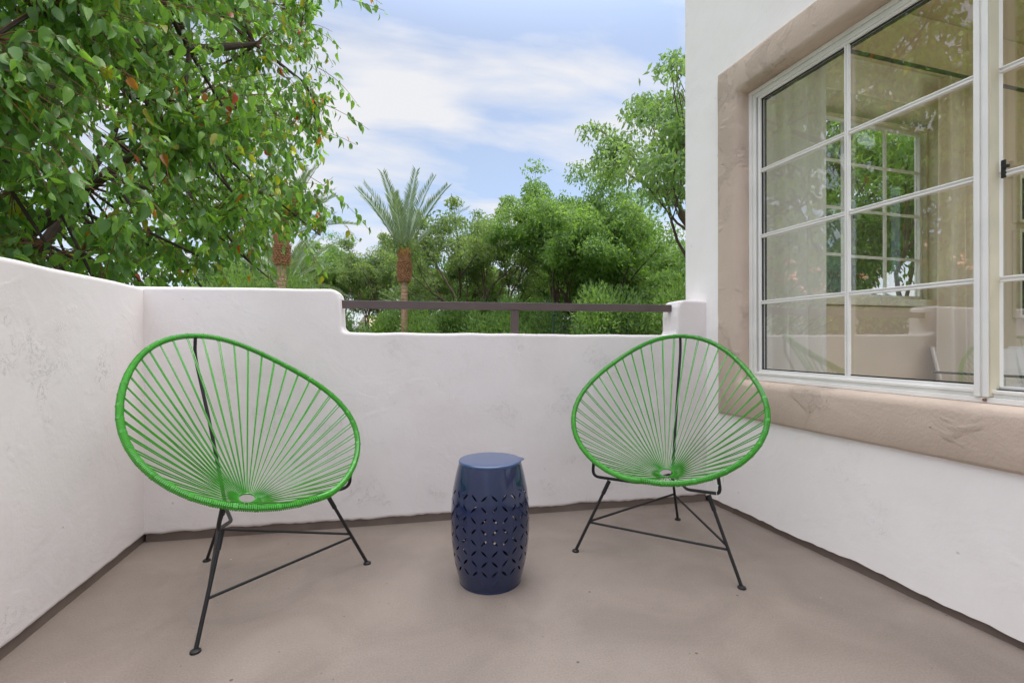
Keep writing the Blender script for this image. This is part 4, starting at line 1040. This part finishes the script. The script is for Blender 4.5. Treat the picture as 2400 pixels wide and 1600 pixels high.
# ------------------------------------------------------------------ the pear tree over the left wall
def pear_tree():
    r = np.random.default_rng(42)
    cx = np.array([-3.05, 5.0, 2.75]); RAD = np.array([3.05, 2.75, 3.6])
    root = empty('pear_tree', (-3.3, 5.0, GZ)); tag(root, 'large leafy pear tree with glossy heart shaped leaves overhanging the left wall', 'tree')
    org = np.array([-3.3, 5.0, GZ])
    # skeleton
    base = np.array([-3.3, 5.0, GZ]); forkp = np.array([-3.25, 4.9, 0.0])
    sk = [([base, base * 0.5 + forkp * 0.5 + [0.06, 0, 0], forkp], [0.17, 0.15, 0.13])]
    limbs = []
    nl = 9
    for i in range(nl):
        a = 2 * math.pi * i / nl + r.normal() * 0.2; el = r.uniform(0.35, 1.25)
        d = np.array([math.cos(a) * math.cos(el), math.sin(a) * math.cos(el), math.sin(el)]); L = 2.3 if el < 0.8 else 3.2
        st_ = forkp + np.array([0, 0, r.uniform(0, 1.6)]); pts = [st_]
        for k in range(6): d = unit(d + r.normal(size=3) * 0.12 + np.array([0, 0, 0.02])); pts.append(pts[-1] + d * L / 6)
        limbs.append(pts); sk.append((pts, list(np.linspace(0.075, 0.02, 7))))
    pts = [np.array(q) for q in ((-3.3, 5.0, 1.6), (-2.9, 4.5, 2.55), (-2.25, 4.15, 3.02), (-1.85, 4.1, 3.05), (-1.35, 4.3, 3.2), (-0.95, 4.6, 3.5))]
    limbs.append(pts); sk.append((pts, [0.10, 0.085, 0.07, 0.06, 0.04, 0.02]))
    sk.append(([forkp, np.array([-3.3, 5.0, 1.6]), np.array([-3.2, 5.1, 3.2]), np.array([-3.1, 5.0, 4.9])], [0.13, 0.11, 0.07, 0.03]))
    LP = np.concatenate([np.array(l[1:]) for l in limbs] + [np.array([[-3.2, 5.1, 3.2], [-3.1, 5, 4.6]])])
    def samp(n, lo, hi):
        d = unit(r.normal(size=(n, 3))); rad = r.uniform(lo ** 3, hi ** 3, n) ** (1 / 3); return cx + d * RAD * rad[:, None]
    SP = samp(230, 0.40, 0.88); sec = []
    for p in SP:
        j = np.argmin(((LP - p) ** 2).sum(1)); q = LP[j]; m = (p + q) / 2 + r.normal(size=3) * 0.08 + np.array([0, 0, 0.08])
        pl = [q, q * .6 + m * .4, m, m * .4 + p * .6, p]; sec.append(pl); sk.append((pl, [0.018, 0.015, 0.012, 0.010, 0.007]))
    b = MB()
    for pts, rad in sk: b.tube([tuple(np.array(q) - org) for q in pts], rad, 9 if rad[0] > 0.05 else 5, cap=False)
    b.build('trunk', M['bark_dark'], root)
    NODE = np.concatenate([np.array(s) for s in sec] + [LP])
    # twigs
    NT = 7600
    TPs = samp(NT, 0.45, 1.02)
    nf_ = 620; fr_ = np.stack([r.uniform(-3.0, -1.15, nf_), r.uniform(2.85, 3.7, nf_), r.uniform(1.15, 3.9, nf_)], 1); TPs = np.concatenate([TPs, fr_])
    # uneven outline and holes in the crown
    ph = r.uniform(0, 6, 12)
    def field(p): return np.sin(p[:, 0] * 2.3 + ph[0]) * np.sin(p[:, 1] * 2.1 + ph[1]) * np.sin(p[:, 2] * 2.4 + ph[2]) + 0.6 * np.sin(p[:, 0] * 4.7 + ph[3] + p[:, 2] * 2) * np.sin(p[:, 2] * 5.1 + ph[4] + p[:, 1])
    keep = field(TPs) > -0.32
    keep &= ~((TPs[:, 1] < 2.95) & (TPs[:, 2] < 1.25))
    ang_ = np.degrees(np.arctan2(TPs[:, 0], TPs[:, 1])); dep_ = TPs[:, 0] * math.sin(YAW) + TPs[:, 1] * math.cos(YAW); elv_ = (TPs[:, 2] - EYE) / dep_
    keep &= elv_ > 0.285 - 0.0105 * np.clip(-ang_ - 3, 0, 40)
    keep &= ang_ < -4.4 + 0.8 * np.sin(TPs[:, 2] * 5)      # the crown lifts towards its right end
    TPs = TPs[keep]
    # long loose sprays hanging out at the right end and over the wall
    ends_ = [((-0.75, 4.9, 4.2), (0.14, 4.7, 4.18)), ((-0.9, 4.8, 3.9), (-0.25, 4.7, 3.72)), ((-0.5, 5.0, 3.6), (-0.12, 5.0, 3.35)), ((-0.7, 5.0, 3.0), (-0.12, 5.0, 2.95)), ((-0.6, 5.2, 2.6), (0.02, 5.2, 2.15)),
             ((-0.8, 5.0, 2.4), (-0.10, 4.9, 2.0)), ((-0.9, 5.0, 2.2), (-0.35, 4.9, 1.55)), ((-1.2, 4.8, 2.0), (-0.72, 4.6, 1.35)), ((-1.9, 3.3, 2.1), (-0.95, 2.95, 1.62)), ((-2.1, 3.0, 1.9), (-1.25, 2.75, 1.75)), ((-1.6, 4.0, 1.9), (-0.75, 3.9, 1.85)),
             ((-0.6, 4.9, 4.5), (0.12, 4.9, 4.35)), ((-0.5, 5.1, 3.3), (0.0, 5.1, 3.15)), ((-1.4, 4.4, 1.9), (-1.0, 4.2, 1.3)), ((-1.2, 4.8, 2.4), (-0.70, 4.7, 1.85)), ((-1.0, 4.9, 2.5), (-0.88, 4.8, 1.72)), ((-1.1, 4.6, 2.2), (-0.95, 4.5, 1.55))]
    n_sp = len(ends_); TPs = np.concatenate([np.array([e_[1] for e_ in ends_]), TPs])
    tw = MB(); LV_p = []; LV_pet = []; LV_s = []; LV_edge = []
    for i, p in enumerate(TPs):
        j = np.argmin(((NODE - p) ** 2).sum(1) + r.uniform(0, 0.25, len(NODE))); q = NODE[j]
        v = p - q; L = np.linalg.norm(v)
        if i < n_sp: q = np.array(ends_[i][0]); v = p - q; L = np.linalg.norm(v)
        elif L > 1.0: q = p - v / L * 1.0; v = p - q; L = 1.0
        if L < 0.25: v = unit(v + 1e-6) * 0.35; p = q + v; L = 0.35
        m = q + v * 0.5 + np.array([0, 0, 0.10 * L]) + r.normal(size=3) * 0.03; e = p + np.array([0, 0, -0.12 * L])
        K = 6; pts = [q * (1 - t) ** 2 + m * 2 * t * (1 - t) + e * t * t for t in np.linspace(0, 1, K)]
        tw.tube([tuple(x - org) for x in pts], list(np.linspace(0.0035, 0.0016, K)), 4, cap=False)
        nlv = int(L * 0.8 / 0.042) + 3
        for k in range(nlv):
            t = 0.22 + 0.78 * (k + r.uniform(-0.3, 0.3)) / nlv; t = min(max(t, 0), 1)
            x = q * (1 - t) ** 2 + m * 2 * t * (1 - t) + e * t * t; LV_p.append(x); LV_pet.append(unit(v)); LV_s.append(r.uniform(0.6, 1.25) * (1.0 if t < 0.85 else 0.8))
    # a few long bare-ish shoots reaching over the wall and out to the right
    tm = bpy.data.meshes.new('twigs'); tm.from_pydata(tw.v, [], tw.f); link('twigs', tm, M['twig'], root)
    P = np.array(LV_p); D = np.array(LV_pet); Sz = np.array(LV_s); n = len(P)
    out = unit(D * 0.45 + unit(r.normal(size=(n, 3))) * 0.75 + np.array([0, 0, 0.05])); plen = r.uniform(0.025, 0.05, n)
    pe = P + out * plen[:, None] + np.array([0, 0, -0.008])           # end of the petiole
    ax = unit(out * 0.45 + np.array([0, 0, -0.95]) + r.normal(size=(n, 3)) * 0.30)
    sd_ = unit(np.cross(ax, unit(r.normal(size=(n, 3)) + 1e-6))); nr = np.cross(sd_, ax)
    L = 0.084 * Sz; Wd = L * r.uniform(0.42, 0.62, n)
    # cross-sections along the blade: (t, half width); folded along the midrib and curled at the tip
    secs = [(0.0, 0.10), (0.14, 0.82), (0.36, 1.0), (0.66, 0.70), (1.0, 0.0)]
    fold = r.uniform(0.15, 0.95, n); curl = r.uniform(0.02, 0.45, n); V = []
    for t, hw in secs:
        c = pe + ax * (L * t)[:, None] - nr * (L * curl * t * t)[:, None]
        for sg in (-1, 0, 1):
            V.append(c + sd_ * (sg * Wd * 0.5 * hw)[:, None] + nr * (abs(sg) * Wd * 0.5 * hw * fold)[:, None])
    pw = 0.0009
    V.append(P + sd_ * pw); V.append(P - sd_ * pw); 
    k = len(V); V = np.stack(V, 1); Q = []
    for s in range(4):
        for c in range(2):
            a = s * 3 + c; Q.append((a, a + 1, a + 4, a + 3))
    Q.append((15, 16, 2, 0)); Q = np.array(Q); QA = (np.arange(n)[:, None, None] * k + Q[None]).reshape(-1, 4)
    # leaf colour: deep to mid green, a few yellow, orange and red ones, more of them towards the right side
    tt = r.uniform(0, 1, n)[:, None]; col = np.array([0.085, 0.165, 0.050]) * (1 - tt) + np.array([0.18, 0.33, 0.08]) * tt
    right = np.clip((P[:, 0] + 1.9) / 1.9, 0, 1); dice = r.uniform(0, 1, n)
    yl = dice < 0.015 + 0.09 * right; col[yl] = np.array([0.40, 0.38, 0.04]) * r.uniform(0.6, 1.2, (yl.sum(), 1))
    og = dice < 0.004 + 0.016 * right; col[og] = np.array([0.55, 0.20, 0.04]) * r.uniform(0.6, 1.2, (og.sum(), 1))
    rd = dice < 0.001 + 0.004 * right; col[rd] = np.array([0.50, 0.07, 0.04])
    lt = (dice > 0.74); col[lt] = col[lt] * 0 + np.array([0.22, 0.38, 0.07])
    me = fast_mesh('crown', V.reshape(-1, 3) - org, QA, np.repeat(col, k, 0)); o = link('crown', me, M['leaf'], root, angle=180)
    print('pear leaves', n, 'twigs', len(TPs))
pear_tree()
